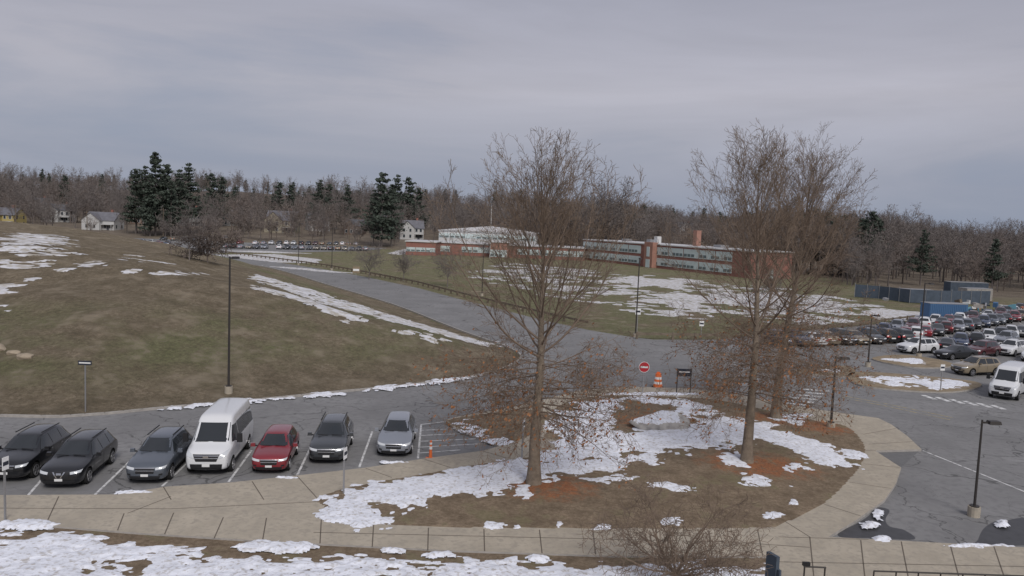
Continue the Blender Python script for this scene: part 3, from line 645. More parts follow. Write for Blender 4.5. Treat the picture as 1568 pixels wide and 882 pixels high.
wing((-8, 265.5), (-2, 265.2), 8, 5.2, [(.3, 2.7)], 1, wm=m_brick2)
for o_, nm in ((walls, 'walls'), (wins, 'windows'), (roofs, 'roof')): o_.obj(nm, e)
x, y = UD(752, 262); f = MB(); f.cyl((0, 0, 0), (0, 0, 17.5), .14, .07, m_wallw, 8); f.cyl((0, 0, 17.5), (0, 0, 17.8), .16, .12, m_chrome, 8); f.obj('flagpole', None, (x, y, 0))
# ------------------------------------------------------------------ vehicles
def hull(st):
    rings = []
    for (y, zb, w, zh, zr, wr) in st:
        k = min(.08, (zr-zh)*.4)
        half = [(0, zb), (w*.84, zb), (w*.965, zb+.12), (w, zb+(zh-zb)*.6), (w*.985, zh-.05), (w*.955, zh+.005), (wr, zr-k), (wr*.86, zr-.01), (wr*.45, zr+.012), (0, zr+.018)]
        full = half+[(-a, c) for a, c in half[-2:0:-1]]; rings.append([(a, y, c) for a, c in full])
    n = len(rings[0]); V = [p for r_ in rings for p in r_]; F_ = []
    for i in range(len(rings)-1):
        for j in range(n): F_.append((i*n+j, i*n+(j+1) % n, (i+1)*n+(j+1) % n, (i+1)*n+j))
    F_.append(tuple(range(n))[::-1]); F_.append(tuple((len(rings)-1)*n+k for k in range(n)))
    me = bpy.data.meshes.new('h'); me.from_pydata(V, [], F_)
    bm = bmesh.new(); bm.from_mesh(me); bmesh.ops.recalc_face_normals(bm, faces=bm.faces); bm.to_mesh(me); bm.free()
    return me
paint0 = mat('car_paint', (.3, .3, .3), .3, metal=.2, coat=1)
CARM = [paint0, m_glass, m_black, m_chrome, m_lamp, m_red, m_plate, m_rim, m_tire]
def carmesh(name, st, wheels, wr_, width, parts, sub=2, extra=None):
    me = hull(st)
    for m in CARM: me.materials.append(m)
    o = link(bpy.data.objects.new('tmp', me))
    s = o.modifiers.new('s', 'SUBSURF'); s.levels = sub; s.render_levels = sub
    cut = MB(); cut.mats = list(CARM)
    for wy in wheels: cut.cyl((-1.6, wy, wr_+.02), (1.6, wy, wr_+.02), wr_+.06, wr_+.06, m_black, 24)
    c = cut.obj('cut'); bo = o.modifiers.new('b', 'BOOLEAN'); bo.object = c; bo.operation = 'DIFFERENCE'; bo.solver = 'EXACT'
    dg = bpy.context.evaluated_depsgraph_get(); ev = o.evaluated_get(dg); m2 = bpy.data.meshes.new_from_object(ev)
    bm = bmesh.new(); bm.from_mesh(m2); bmesh.ops.triangulate(bm, faces=[f for f in bm.faces if len(f.verts) > 4]); bvh = BVHTree.FromBMesh(bm)
    B_ = MB(); B_.mats = list(CARM)
    B_.v = [tuple(v.co) for v in bm.verts]
    for f in bm.faces: B_.f.append(tuple(v.index for v in f.verts)); B_.m.append(min(f.material_index, 8))
    bm.free()
    def patch(side, cs, m, off=.008, nx=8, ny=5):
        pts = []; ok = []
        for j in range(ny+1):
            for i in range(nx+1):
                a, b2 = i/nx, j/ny
                p = [(cs[0][k]*(1-a)+cs[1][k]*a)*(1-b2)+(cs[3][k]*(1-a)+cs[2][k]*a)*b2 for k in (0, 1)]
                if side == 'F': o_, d_ = Vector((p[0], -6, p[1])), Vector((0, 1, 0))
                elif side == 'B': o_, d_ = Vector((p[0], 6, p[1])), Vector((0, -1, 0))
                elif side == 'R': o_, d_ = Vector((4, p[0], p[1])), Vector((-1, 0, 0))
                else: o_, d_ = Vector((-4, p[0], p[1])), Vector((1, 0, 0))
                h = bvh.ray_cast(o_, d_)
                if h[0] is None: pts.append(Vector((0, 0, 0))); ok.append(False)
                else: pts.append(h[0]+h[1]*off-d_*off*.3); ok.append(True)
        F_ = []
        for j in range(ny):
            for i in range(nx):
                q = (j*(nx+1)+i, j*(nx+1)+i+1, (j+1)*(nx+1)+i+1, (j+1)*(nx+1)+i)
                if all(ok[k] for k in q): F_.append(q)
        B_.add(pts, F_, m)
    for p in parts:
        side, cs, m = p[0], p[1], p[2]; off = p[3] if len(p) > 3 else .008
        if side == 'S':
            patch('R', cs, m, off); patch('L', cs, m, off)
        elif side == 'FF':
            patch('F', cs, m, off); patch('F', [(-x, z) for x, z in cs], m, off)
        elif side == 'BB':
            patch('B', cs, m, off); patch('B', [(-x, z) for x, z in cs], m, off)
        else: patch(side, cs, m, off)
    np_ = len(B_.f)
    for wy in wheels:
        for sx in (-1, 1):
            xo = sx*(width/2-.02); xi = sx*(width/2-.25)
            B_.cyl((xi, wy, wr_), (xo, wy, wr_), wr_, wr_*.97, m_tire, 20)
            B_.cyl((xo, wy, wr_), (xo+sx*.012, wy, wr_), wr_*.68, wr_*.66, m_black, 18)
            for k in range(5):
                a = k*1.2566+.3; r1 = wr_*.33
                B_.box((xo+sx*.02, wy+math.cos(a)*r1, wr_+math.sin(a)*r1), (.02, wr_*.6, .065), m_rim, rx=a)
            for k in range(14):
                a = k*.4488; r1 = wr_*.65; B_.box((xo+sx*.02, wy+math.cos(a)*r1, wr_+math.sin(a)*r1), (.02, .028, wr_*.31), m_rim, rx=a)
    if extra: extra(B_)
    out = B_.mesh(name); sm = [True]*np_+[False]*(len(B_.f)-np_); out.polygons.foreach_set('use_smooth', sm)
    out.set_sharp_from_angle(angle=math.radians(38))
    bpy.data.objects.remove(o); bpy.data.objects.remove(c); return out
def suv_st(L_, W, Hh, hood=1.0):
    l = L_/4.6; w = W/1.84; h = Hh/1.70
    S = [(-2.30, .34, .60, .60, .66, .5), (-2.25, .26, .76, .74, .82, .62), (-2.10, .22, .87, .88*hood, .95*hood, .70), (-1.70, .20, .915, .95*hood, 1.03*hood, .74), (-1.15, .20, .92, 1.01, 1.09, .76), (-.98, .20, .92, 1.03, 1.13, .76),
         (-.30, .2, .92, 1.05, 1.60, .62), (-.05, .2, .92, 1.05, 1.67, .61), (.9, .2, .92, 1.06, 1.69, .61), (1.55, .2, .92, 1.07, 1.66, .60), (1.85, .2, .915, 1.06, 1.60, .58), (2.14, .24, .90, 1.03, 1.16, .68), (2.25, .3, .86, .92, 1.03, .68), (2.30, .4, .78, .8, .88, .6)]
    return [(a*l, b_*h, c*w, d*h, e_*h, f*w) for a, b_, c, d, e_, f in S]
def suv_parts(L_, W, Hh, grille='bar', rails=True):
    l = L_/4.6; w = W/1.84; h = Hh/1.70
    Sd = lambda q: [(a*l, b_*h) for a, b_ in q]; Fr = lambda q: [(a*w, b_*h) for a, b_ in q]
    P = [('F', Fr([(-.70, 1.17), (.70, 1.17), (.56, 1.60), (-.56, 1.60)]), m_glass), ('S', Sd([(-.80, 1.10), (.22, 1.11), (.22, 1.56), (-.27, 1.54)]), m_glass), ('S', Sd([(.31, 1.11), (1.12, 1.13), (1.12, 1.56), (.31, 1.57)]), m_glass), ('S', Sd([(1.2, 1.14), (1.78, 1.2), (1.6, 1.5), (1.2, 1.55)]), m_glass),
         ('B', Fr([(-.6, 1.2), (.6, 1.2), (.5, 1.54), (-.5, 1.54)]), m_glass), ('FF', Fr([(.46, .70), (.83, .76), (.86, .86), (.44, .80)]), m_lamp), ('F', Fr([(-.38, .54), (.38, .54), (.42, .79), (-.42, .79)]), m_black), ('F', Fr([(-.60, .30), (.60, .30), (.66, .44), (-.66, .44)]), m_black, .01),
         ('F', Fr([(-.16, .42), (.16, .42), (.16, .53), (-.16, .53)]), m_plate, .022), ('FF', Fr([(.58, .46), (.74, .48), (.74, .56), (.6, .54)]), m_black, .01), ('BB', Fr([(.5, .8), (.84, .8), (.82, 1.0), (.5, .98)]), m_red), ('B', Fr([(-.26, .62), (.26, .62), (.26, .76), (-.26, .76)]), m_plate),
         ('S', Sd([(-.82, .22), (.92, .22), (.92, .36), (-.82, .36)]), m_black, .012), ('B', Fr([(-.8, .3), (.8, .3), (.8, .5), (-.8, .5)]), m_black, .01)]
    if grille == 'bar': P += [('F', Fr([(-.40, .66), (.40, .66), (.40, .69), (-.40, .69)]), m_chrome, .02), ('F', Fr([(-.42, .77), (.42, .77), (.43, .8), (-.43, .8)]), m_chrome, .02)]
    if grille == 'v': P += [('FF', Fr([(.05, .55), (.10, .55), (.26, .80), (.2, .80)]), m_chrome, .02), ('F', Fr([(-.1, .66), (.1, .66), (.1, .76), (-.1, .76)]), m_chrome, .022)]
    for yy in (-.86, .265, 1.16): P.append(('S', Sd([(yy, .38), (yy+.02, .38), (yy+.02, 1.05), (yy, 1.05)]), m_black, .004))
    for yy in (.0, .95): P.append(('S', Sd([(yy, .93), (yy+.18, .93), (yy+.18, .96), (yy, .96)]), m_chrome, .02))
    def ex(B_):
        for sx in (-1, 1):
            B_.box((sx*(.92*w+.13), -.68*l, 1.14*h), (.22, .13, .16), paint0, taper=.8); B_.box((sx*(.92*w+.0), -.68*l, 1.09*h), (.12, .06, .05), m_black)
            if rails: B_.box((sx*.57*w, .7*l, 1.72*h), (.04, 1.7*l, .035), m_black)
        for x in (-.35, .35): B_.box((x*w, -1.0*l, 1.19*h), (.5, .02, .02), m_black, ry=.05)
    return P, ex
def mk_suv(name, L_, W, Hh, wr_=.35, sub=2, grille='bar', rails=True, hood=1.0):
    P, ex = suv_parts(L_, W, Hh, grille, rails); return carmesh(name, suv_st(L_, W, Hh, hood), (-1.40*L_/4.6, 1.38*L_/4.6), wr_, W, P, sub, ex)
def mk_sedan(name, sub=1):
    S = [(-2.35, .34, .58, .55, .60, .5), (-2.28, .24, .76, .66, .72, .62), (-2.05, .18, .87, .76, .84, .70), (-1.4, .17, .90, .86, .93, .72), (-.92, .17, .90, .91, .98, .72), (-.1, .17, .90, .93, 1.38, .56), (.2, .17, .90, .94, 1.44, .55), (.8, .17, .9, .95, 1.42, .55), (1.1, .17, .9, .95, 1.36, .55), (1.75, .18, .89, .95, 1.04, .68), (2.2, .22, .86, .92, 1.0, .68), (2.33, .3, .8, .8, .9, .62), (2.36, .4, .7, .7, .78, .55)]
    P = [('F', [(-.68, 1.0), (.68, 1.0), (.5, 1.36), (-.5, 1.36)], m_glass), ('S', [(-.62, .97), (.22, .98), (.22, 1.34), (-.02, 1.34)], m_glass), ('S', [(.3, .98), (1.2, 1.0), (1.0, 1.33), (.3, 1.35)], m_glass), ('B', [(-.6, 1.07), (.6, 1.07), (.48, 1.33), (-.48, 1.33)], m_glass),
         ('FF', [(.46, .58), (.8, .62), (.8, .7), (.44, .66)], m_lamp), ('F', [(-.38, .4), (.38, .4), (.4, .62), (-.4, .62)], m_black), ('F', [(-.16, .34), (.16, .34), (.16, .44), (-.16, .44)], m_plate, .02), ('BB', [(.42, .72), (.8, .72), (.8, .86), (.42, .86)], m_red), ('B', [(-.26, .6), (.26, .6), (.26, .72), (-.26, .72)], m_plate)]
    def ex(B_):
        for sx in (-1, 1): B_.box((sx*1.0, -.55, .98), (.2, .12, .13), paint0, taper=.8)
    return carmesh(name, S, (-1.42, 1.36), .33, 1.80, P, sub, ex)
def mk_van(name):
    S = [(-2.82, .42, .74, .80, .88, .6), (-2.76, .32, .90, .98, 1.08, .74), (-2.55, .28, .98, 1.10, 1.22, .80), (-2.1, .26, 1.01, 1.20, 1.36, .82), (-1.95, .26, 1.02, 1.24, 1.44, .83), (-1.20, .26, 1.02, 1.34, 2.30, .80), (-.95, .26, 1.02, 1.4, 2.46, .79), (-.5, .26, 1.02, 1.4, 2.52, .79), (2.5, .26, 1.02, 1.4, 2.52, .79), (2.72, .28, 1.01, 1.4, 2.47, .78), (2.80, .34, .98, 1.35, 2.30, .76)]
    P = [('F', [(-.80, 1.46), (.80, 1.46), (.74, 2.18), (-.74, 2.18)], m_glass), ('S', [(-1.78, 1.38), (-.72, 1.34), (-.72, 2.06), (-1.28, 2.06)], m_glass), ('S', [(-.6, 1.38), (.5, 1.38), (.5, 2.08), (-.6, 2.08)], m_glass), ('S', [(.58, 1.38), (1.6, 1.38), (1.6, 2.08), (.58, 2.08)], m_glass), ('S', [(1.68, 1.38), (2.55, 1.38), (2.55, 2.08), (1.68, 2.08)], m_glass),
         ('F', [(-.46, .74), (.46, .74), (.60, 1.06), (-.60, 1.06)], m_black, .012), ('F', [(-.52, .87), (.52, .87), (.55, .91), (-.55, .91)], m_chrome, .02), ('F', [(-.56, .98), (.56, .98), (.57, 1.01), (-.57, 1.01)], m_chrome, .02), ('FF', [(.56, .86), (.88, .98), (.92, 1.20), (.66, 1.08)], m_lamp, .012),
         ('F', [(-.9, .36), (.9, .36), (.93, .62), (-.93, .62)], m_black, .012), ('F', [(-.17, .5), (.17, .5), (.17, .64), (-.17, .64)], m_plate, .03), ('S', [(-1.3, .28), (1.25, .28), (1.25, .42), (-1.3, .42)], m_black, .01), ('BB', [(.86, .9), (.95, .9), (.92, 1.5), (.84, 1.5)], m_red), ('B', [(-.7, 1.4), (-.05, 1.4), (-.05, 2.1), (-.7, 2.1)], m_glass), ('B', [(.05, 1.4), (.7, 1.4), (.7, 2.1), (.05, 2.1)], m_glass)]
    for yy in (-.66, .54, 1.64): P.append(('S', [(yy, .44), (yy+.02, .44), (yy+.02, 2.2), (yy, 2.2)], m_black, .004))
    def ex(B_):
        for sx in (-1, 1): B_.box((sx*1.24, -1.62, 1.55), (.24, .14, .42), m_black, taper=.9); B_.box((sx*1.08, -1.6, 1.45), (.2, .06, .06), m_black)
        for x in (-.4, .4): B_.box((x, -2.0, 1.47), (.6, .025, .025), m_black)
        B_.box((0, -2.9, .97), (.24, .02, .1), m_chrome)
    return carmesh(name, S, (-1.9, 1.72), .36, 2.06, P, 2, ex)
def paint(name, c, metal=.35): return mat('paint_'+name, c, .32, metal=metal, coat=1, spec=.4)
PA = dict(black=paint('black', (.012, .013, .016)), dgrey=paint('dark_grey', (.05, .055, .062)), grey=paint('grey', (.10, .115, .14)), silver=paint('silver', (.30, .32, .36), .5), white=paint('white', (.66, .67, .69), 0), red=paint('red', (.22, .018, .028), .2), maroon=paint('maroon', (.10, .025, .03)), blue=paint('blue', (.035, .055, .11)), tan=paint('tan', (.28, .23, .16)))
ME = dict(suv=mk_suv('suv_body', 4.6, 1.84, 1.70), suv_v=mk_suv('crossover_body', 4.65, 1.84, 1.68, grille='v'), hatch=mk_suv('hatchback_body', 4.05, 1.70, 1.55, .32, rails=False), van=mk_van('van_body'), sedan=mk_sedan('sedan_body'), suvs=mk_suv('suv_body_small', 4.5, 1.82, 1.66, sub=1), low=mk_suv('wagon_body', 4.6, 1.82, 1.56, .34, rails=False, hood=.95))
def car(kind, col, x, y, rz, z=0, name='parked_car', s=1):
    o = link(bpy.data.objects.new(name, ME[kind])); o.location = (x, y, z); o.rotation_euler.z = rz; o.scale = (s, s, s)
    o.material_slots[0].link = 'OBJECT'; o.material_slots[0].material = PA[col]; return o
def car_px(kind, col, u, v, rz, Lh, name='parked_car', s=1):
    x, y = G(u, v, 0.0); car(kind, col, x-math.sin(rz)*Lh, y+math.cos(rz)*Lh, rz, 0, name, s)
car_px('suv', 'black', 6, 741, .10, 2.3, 'parked_suv')
car_px('suv_v', 'black', 90, 751, .14, 2.3, 'parked_suv')
car_px('suv', 'grey', 221, 744, .12, 2.3, 'parked_suv')
car_px('van', 'white', 315, 731, .12, 2.82, 'passenger_van')
car_px('hatch', 'red', 411, 728, .12, 2.05, 'parked_hatchback', 1.02)
car_px('suv', 'dgrey', 499, 713, .10, 2.3, 'parked_suv')
car_px('low', 'silver', 602, 702, .06, 2.3, 'parked_car')
cols = ['white', 'black', 'silver', 'dgrey', 'grey', 'white', 'blue', 'white', 'silver', 'black', 'dgrey', 'grey', 'silver', 'white', 'maroon', 'black', 'tan', 'red']
def row(pa, pb, n, rz):
    A, B = Vector(G(*pa)), Vector(G(*pb))
    for i in range(n):
        if R.random() < .07: continue
        p = A.lerp(B, i/(n-1)); k = R.choice(['sedan', 'suvs', 'suvs', 'sedan', 'suvs'])
        car(k, R.choice(cols), p.x+R.uniform(-.1, .1), p.y+R.uniform(-.3, .3), rz+(math.pi if R.random() < .4 else 0)+R.uniform(-.03, .03))
row((1192, 528), (1372, 522), 9, .1)
row((1385, 522), (1590, 484), 17, -.55)
row((1330, 516), (1575, 477), 16, -.55)
row((1450, 536), (1640, 502), 12, -.55)
row((1440, 500), (1600, 474), 9, -.55)
car_px('suv', 'white', 1404, 540, -1.2, 0, 'parked_suv'); car_px('sedan', 'black', 1462, 549, -1.2, 0); car_px('suv', 'maroon', 1503, 545, -1.0, 0, 'parked_suv'); car_px('suv', 'white', 1548, 543, -.9, 0, 'parked_suv')
car_px('suv', 'tan', 1494, 573, -1.25, 0, 'parked_suv'); car_px('van', 'white', 1545, 605, -.75, 0, 'passenger_van')
car_px('suv', 'silver', 1540, 528, -.8, 0, 'parked_suv'); car_px('suv', 'white', 1585, 552, -.8, 0, 'parked_suv')
row((196, 371), (256, 376), 6, .2); row((345, 380), (560, 384), 20, .1); row((355, 374), (545, 376), 18, .1); row((345, 367), (480, 368), 9, .1); row((250, 368), (330, 370), 6, .1)
# ------------------------------------------------------------------ street furniture
def lamp(u, v, h, arm=.6, rz=0, double=False, rad=.08, ter=False):
    x, y = GT(u, v) if ter else G(u, v, 0.1); z = H1(x, y) if ter else .0
    b_ = MB(); b_.cyl((0, 0, -.3), (0, 0, .45), .26, .26, m_conc, 14); b_.cyl((0, 0, .45), (0, 0, .5), .2, .2, m_pole, 12)
    b_.cyl((0, 0, .5), (0, 0, h), rad, rad*.7, m_pole, 10)
    for s in ((1, -1) if double else (1,)):
        b_.box((s*arm/2, 0, h-.12), (arm, .06, .08), m_pole); b_.box((s*(arm+.22), 0, h-.1), (.55, .34, .14), m_pole, taper=.85); b_.box((s*(arm+.22), 0, h-.185), (.42, .26, .03), m_lamp)
    return b_.obj('street_lamp', None, (x, y, z), rz)
lamp(350, 603, 9.1, .5, 1.4, ter=True); lamp(973, 515, 8.9, .5, 1.3); lamp(1272, 655, 4.7, .35, 0); lamp(1491, 787, 4.4, .3, 0, rad=.06); lamp(1407, 546, 7.8, .6, .3)
lamp(508, 413, 9.5, .5, .5); lamp(457, 405, 10, .5, .5); lamp(738, 452, 8.5, .5, .5); lamp(1329, 560, 5, .3, .2)
for u, d, h in ((250, 318, 12), (536, 318, 10), (707, 300, 10), (24, 320, 11), (885, 255, 11), (133, 312, 10)):
    x, y = UD(u, d); p_ = MB(); p_.cyl((0, 0, -.5), (0, 0, h), .17, .11, m_wood, 7); p_.box((0, 0, h-.8), (2.4, .12, .14), m_wood)
    for s in (-1, 0, 1): p_.cyl((s*.9, 0, h-.73), (s*.9, 0, h-.5), .05, .04, m_steel, 6)
    p_.obj('utility_pole', None, (x, y, H1(x, y)))
def sign(u, v, h, w, ph, m, rz=0, ter=False, name='traffic_sign', round_=False, z0=.1):
    x, y = GT(u, v) if ter else G(u, v, z0); z = H1(x, y) if ter else 0
    b_ = MB(); b_.box((0, 0, h/2-.1), (.06, .06, h+.2), m_steel)
    if round_:
        b_.cyl((0, -.04, h-.35), (0, -.055, h-.35), w/2, w/2, m, 20); b_.cyl((0, -.056, h-.35), (0, -.06, h-.35), w/2*.92, w/2*.92, m_signr, 20); b_.box((0, -.066, h-.35), (w*.7, .01, w*.16), m_signw)
    else:
        b_.box((0, -.045, h-ph/2), (w, .02, ph), m); b_.box((0, -.058, h-ph/2), (w*.86, .006, ph*.3), m_signw if m != m_signw else m_signb)
    return b_.obj(name, None, (x, y, z), rz)
sign(131, 631, 3.1, .8, .26, m_signb, 0, True); sign(984, 603, 2.45, .8, .8, m_signw, .05, round_=True, name='do_not_enter_sign')
sign(526, 757, 2.2, .32, .5, m_signw, 1.35); sign(799, 702, 2.2, .32, .45, m_signw, 1.2); sign(8, 797, 2.6, .32, .5, m_signw, 1.45); sign(975, 514, 3.2, .6, .7, m_signw, 0); sign(1440, 597, 2.2, .4, .5, m_signw, .2); sign(1073, 520, 2.2, .5, .6, m_signw, 0); sign(545, 428, 2.6, 1.3, 1.3, m_li, .2)
x, y = G(1046, 603, .1); b_ = MB()
for s in (-.5, .5): b_.box((s, 0, .95), (.07, .07, 1.9), m_pole)
b_.box((0, 0, 1.6), (1.1, .06, .55), m_signb); b_.box((0, -.04, 1.65), (.8, .01, .08), m_signw); b_.obj('notice_board', None, (x, y, .1))
def barrel(u, v, s=1):
    x, y = G(u, v); b_ = MB(); z = 0
    b_.cyl((0, 0, 0), (0, 0, .08), .38, .38, m_tire, 16)
    for k, (m_, hh) in enumerate(((m_orange, .2), (m_signw, .15), (m_orange, .15), (m_signw, .15), (m_orange, .22))):
        r0 = .30-.025*k; b_.cyl((0, 0, .08+z), (0, 0, .08+z+hh), r0, r0-.02, m_, 16); z += hh
    b_.box((0, 0, .08+z+.05), (.2, .04, .1), m_orange); b_.obj('traffic_barrel', None, (x, y, .0), 0).scale = (s, s, s)
barrel(1007, 594, 1.2)
x, y = G(659, 704, .0); b_ = MB(); b_.box((0, 0, .03), (.5, .5, .06), m_orange); b_.cyl((0, 0, .06), (0, 0, 1.0), .09, .05, m_orange, 12); b_.cyl((0, 0, .55), (0, 0, .7), .082, .075, m_signw, 12); b_.cyl((0, 0, .8), (0, 0, .9), .07, .064, m_signw, 12); b_.obj('traffic_cone', None, (x, y, .01))
def boulder(x, y, z, sx, sy, sz, seed, m=m_rock, name='boulder', rz=0, cap=False):
    bm = bmesh.new(); bmesh.ops.create_icosphere(bm, subdivisions=5 if cap else 4, radius=1); r = random.Random(seed)
    pl = [(Vector((r.gauss(0, 1), r.gauss(0, 1), r.gauss(0, 1))).normalized(), r.uniform(.68, .9)) for _ in range(14)]
    for v in bm.verts:
        for n_, d_ in pl:
            k = v.co.dot(n_)-d_
            if k > 0: v.co -= n_*k
        q = v.co; f = fb1(q.x*3+q.z*2, q.y*3-q.z, 3, seed); v.co *= .93+.14*f
        v.co = Vector((v.co.x*sx, v.co.y*sy, v.co.z*sz))
    if cap:
        bm.normal_update()
        for f in bm.faces:
            c = f.calc_center_median()
            if f.normal.z > .62+.6*(fb1(c.x*1.6, c.y*1.6, 4, 9)-.5) and c.x < 1.1: f.material_index = 1
            f.smooth = True
    me = bpy.data.meshes.new(name); bm.to_mesh(me); bm.free(); me.materials.append(m); me.materials.append(m_snow)
    o = link(bpy.data.objects.new(name, me)); o.location = (x, y, z); o.rotation_euler.z = rz; return o
x, y = G(1010, 655, .3); boulder(x, y, .55, 1.9, 1.2, .78, 4, cap=True)
m_rock2 = mat('tan_boulder', (.30, .25, .19), .9, ns=2, amt=.3, bs=4, bstr=.6)
for u, v, s in ((38, 548, .5), (20, 541, .4), (-8, 535, .7)):
    x, y = GT(u, v); boulder(x, y, H1(x, y)+.02, s*1.3, s, s*.55, int(u)+60, m_rock2)
def rail(pts, name, h=.8, step=2.4, m=m_wood):
    b_ = MB()
    for i in range(len(pts)-1):
        a, c = Vector(pts[i]), Vector(pts[i+1]); l = (c-a).length; n_ = max(1, int(l/step)); an = math.atan2(c.y-a.y, c.x-a.x)
        for k in range(n_): q = a.lerp(c, k/n_); b_.box((q.x, q.y, h/2), (.22, .22, h), m, rz=an)
        mm = (a+c)/2; b_.box((mm.x, mm.y, h-.2), (l, .10, .26), m, rz=an)
    return b_.obj(name)
rail(PX([(975, 519), (1030, 520), (1098, 521)]), 'wooden_guard_rail')
rail(PX([(345, 388), (420, 398), (500, 409), (560, 420), (640, 436), (700, 452), (760, 467), (830, 484), (900, 500)]), 'wooden_guard_rail', .75)
rail(PX([(1180, 508), (1290, 503), (1400, 489)]), 'wooden_guard_rail', .7)
m_screen = mat('fence_screen', (.07, .09, .12), .8, ns=1, amt=.2); m_blue = mat('blue_steel', (.06, .13, .25), .6)
fc = MB(); fp = PX([(1308, 455), (1345, 458), (1392, 464), (1440, 466), (1515, 466)])
for i in range(len(fp)-1):
    a, c = Vector(fp[i]), Vector(fp[i+1]); l = (c-a).length; an = math.atan2(c.y-a.y, c.x-a.x); mm = (a+c)/2
    fc.box((mm.x, mm.y, 1.35), (l, .05, 2.5), m_screen, rz=an)
    for k in range(int(l/3)+1): q = a.lerp(c, k/(int(l/3)+1)); fc.cyl((q.x, q.y-.08, 0), (q.x, q.y-.08, 2.9), .05, .05, m_steel, 6)
fc.obj('construction_fence')
def container(u, v, w, d, h, m, rz, name):
    x, y = G(u, v); b_ = MB(); b_.box((0, 0, h/2+.1), (w, d, h), m)
    for k in range(int(w/.3)): b_.box((-w/2+.15+k*.3, -d/2-.02, h/2+.1), (.12, .06, h-.2), m)
    b_.box((0, 0, h+.14), (w+.06, d+.06, .08), m_steel); b_.box((w/2+.03, 0, h/2), (.04, d*.8, h*.85), m); b_.box((w/2+.06, 0, h/2), (.04, .05, h*.85), m_steel)
    for sx in (-1, 1): b_.box((sx*w*.46, 0, .05), (.2, d, .1), m_pole)
    b_.obj(name, None, (x, y, 0), rz)
container(1444, 488, 6.2, 2.4, 2.3, m_blue, .1, 'storage_container'); container(1400, 462, 6, 2.4, 2.3, m_screen, .0, 'storage_container'); container(1492, 462, 6, 2.4, 2.6, m_kerb, .2, 'office_trailer'); container(1478, 452, 9, 2.4, 2.8, m_screen, .1, 'storage_container')
m_cyan = mat('cyan_plastic', (.13, .30, .37), .6); m_org2 = mat('faded_orange', (.38, .16, .10), .7)
r = random.Random(5); x, y = G(1528, 479); b_ = MB()
for k in range(60):
    s = r.uniform(.3, 1.5); b_.box((r.gauss(0, 5), r.gauss(0, 2.5), r.uniform(.1, 1.6)), (s, r.uniform(.2, .9), r.uniform(.1, .8)), r.choice([m_cyan, m_org2, m_wallw, m_kerb, m_wood, m_screen, m_blue, m_steel]), rz=r.uniform(0, 3), ry=r.uniform(-.5, .5))
b_.obj('building_material_pile', None, (x, y, 0))
x, y = G(1245, 905, .12); b_ = MB()
b_.cyl((-.35, 0, 0), (-.35, 0, .85), .03, .03, m_pole, 8); b_.cyl((.35, 0, 0), (.35, 0, .85), .03, .03, m_pole, 8); b_.cyl((-.38, 0, .85), (.38, 0, .85), .03, .03, m_pole, 8); b_.box((-.3, 0, .95), (.25, .1, .12), m_black); b_.obj('bicycle_rack', None, (x, y, ZS))
b_ = MB(); a = Vector(G(1335, 915, .12)); c = Vector(G(1640, 925, .12)); n_ = 9
for k in range(n_+1): q = a.lerp(c, k/n_); b_.cyl((q.x, q.y, ZS), (q.x, q.y, 1.05), .025, .025, m_pole, 6)
b_.cyl((a.x, a.y, 1.05), (c.x, c.y, 1.05), .03, .03, m_pole, 8); b_.cyl((a.x, a.y, .6), (c.x, c.y, .6), .02, .02, m_pole, 8); b_.obj('handrail')
x, y = G(1180, 905, .12); b_ = MB(); b_.box((0, 0, .65), (.14, .5, 1.3), m_screen); b_.box((0, -.35, .45), (.08, .1, .9), m_screen); b_.box((-.15, 0, .1), (.5, .6, .08), m_pole); b_.obj('info_kiosk', None, (x, y, ZS), .4)
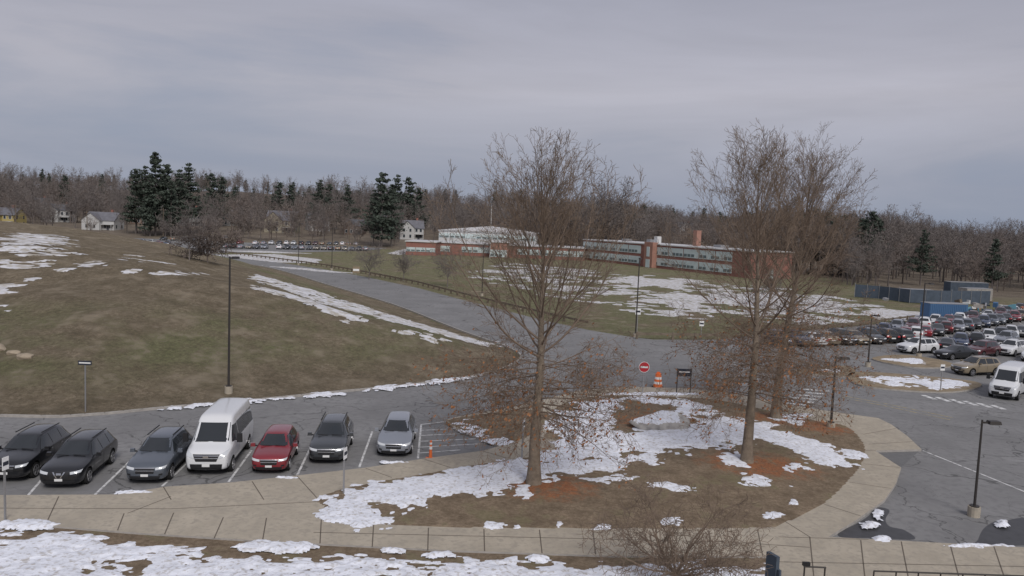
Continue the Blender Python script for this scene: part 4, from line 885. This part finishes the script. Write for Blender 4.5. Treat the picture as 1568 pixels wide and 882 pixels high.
# ------------------------------------------------------------------ light
sun_el, sun_az = math.radians(42), math.radians(160)
w = bpy.data.worlds.new('World'); scene.world = w; w.use_nodes = True; nt = w.node_tree; N = nt.nodes; L = nt.links
bg = N['Background']; bg.inputs['Strength'].default_value = .1
sky = N.new('ShaderNodeTexSky'); sky.sky_type = 'NISHITA'; sky.sun_disc = False; sky.sun_elevation = sun_el; sky.sun_rotation = sun_az; sky.air_density = 1.2; sky.dust_density = 2
tc = N.new('ShaderNodeTexCoord'); sx = N.new('ShaderNodeSeparateXYZ'); L.new(tc.outputs['Generated'], sx.inputs[0])
mp = N.new('ShaderNodeMapping'); mp.inputs['Scale'].default_value = (1.0, 1.0, 6.0); mp.inputs['Rotation'].default_value = (0, .10, .3); mp.inputs['Location'].default_value = (1.4, .6, .2); L.new(tc.outputs['Generated'], mp.inputs[0])
n1 = N.new('ShaderNodeTexNoise'); n1.inputs['Scale'].default_value = 1.5; n1.inputs['Detail'].default_value = 7; n1.inputs['Roughness'].default_value = .55; n1.inputs['Distortion'].default_value = .5; L.new(mp.outputs[0], n1.inputs['Vector'])
cr = N.new('ShaderNodeValToRGB'); L.new(sx.outputs[2], cr.inputs[0]); E = cr.color_ramp.elements
E[0].position = 0.0; E[0].color = (.28, .33, .43, 1); E[1].position = .5; E[1].color = (.38, .38, .44, 1)
for p_, c_ in ((.06, (.335, .355, .445, 1)), (.16, (.45, .44, .50, 1)), (.28, (.365, .367, .435, 1))):
    q = E.new(p_); q.color = c_
r1 = mr(n1.outputs['Fac'], .3, .7, .86, 1.13)
s1 = N.new('ShaderNodeVectorMath'); s1.operation = 'SCALE'; L.new(cr.outputs[0], s1.inputs[0]); L.new(r1, s1.inputs['Scale'])
bl = mixc(mr(n1.outputs['Fac'], .32, .48, .5, 0), s1.outputs[0], (.27, .32, .44))
s2 = N.new('ShaderNodeVectorMath'); s2.operation = 'SCALE'; L.new(bl, s2.inputs[0]); s2.inputs['Scale'].default_value = 10
mx = N.new('ShaderNodeMix'); mx.data_type = 'RGBA'; mx.inputs[0].default_value = .92; L.new(sky.outputs[0], mx.inputs[6]); L.new(s2.outputs[0], mx.inputs[7])
L.new(mx.outputs[2], bg.inputs['Color'])
sl = bpy.data.lights.new('sun', 'SUN'); sl.energy = 2.2; sl.angle = math.radians(22); sl.color = (1, .96, .91)
so = link(bpy.data.objects.new('sun', sl))
dv = Vector((math.sin(sun_az)*math.cos(sun_el), math.cos(sun_az)*math.cos(sun_el), math.sin(sun_el)))
so.rotation_euler = dv.to_track_quat('Z', 'Y').to_euler()
print('objects', len(bpy.data.objects))
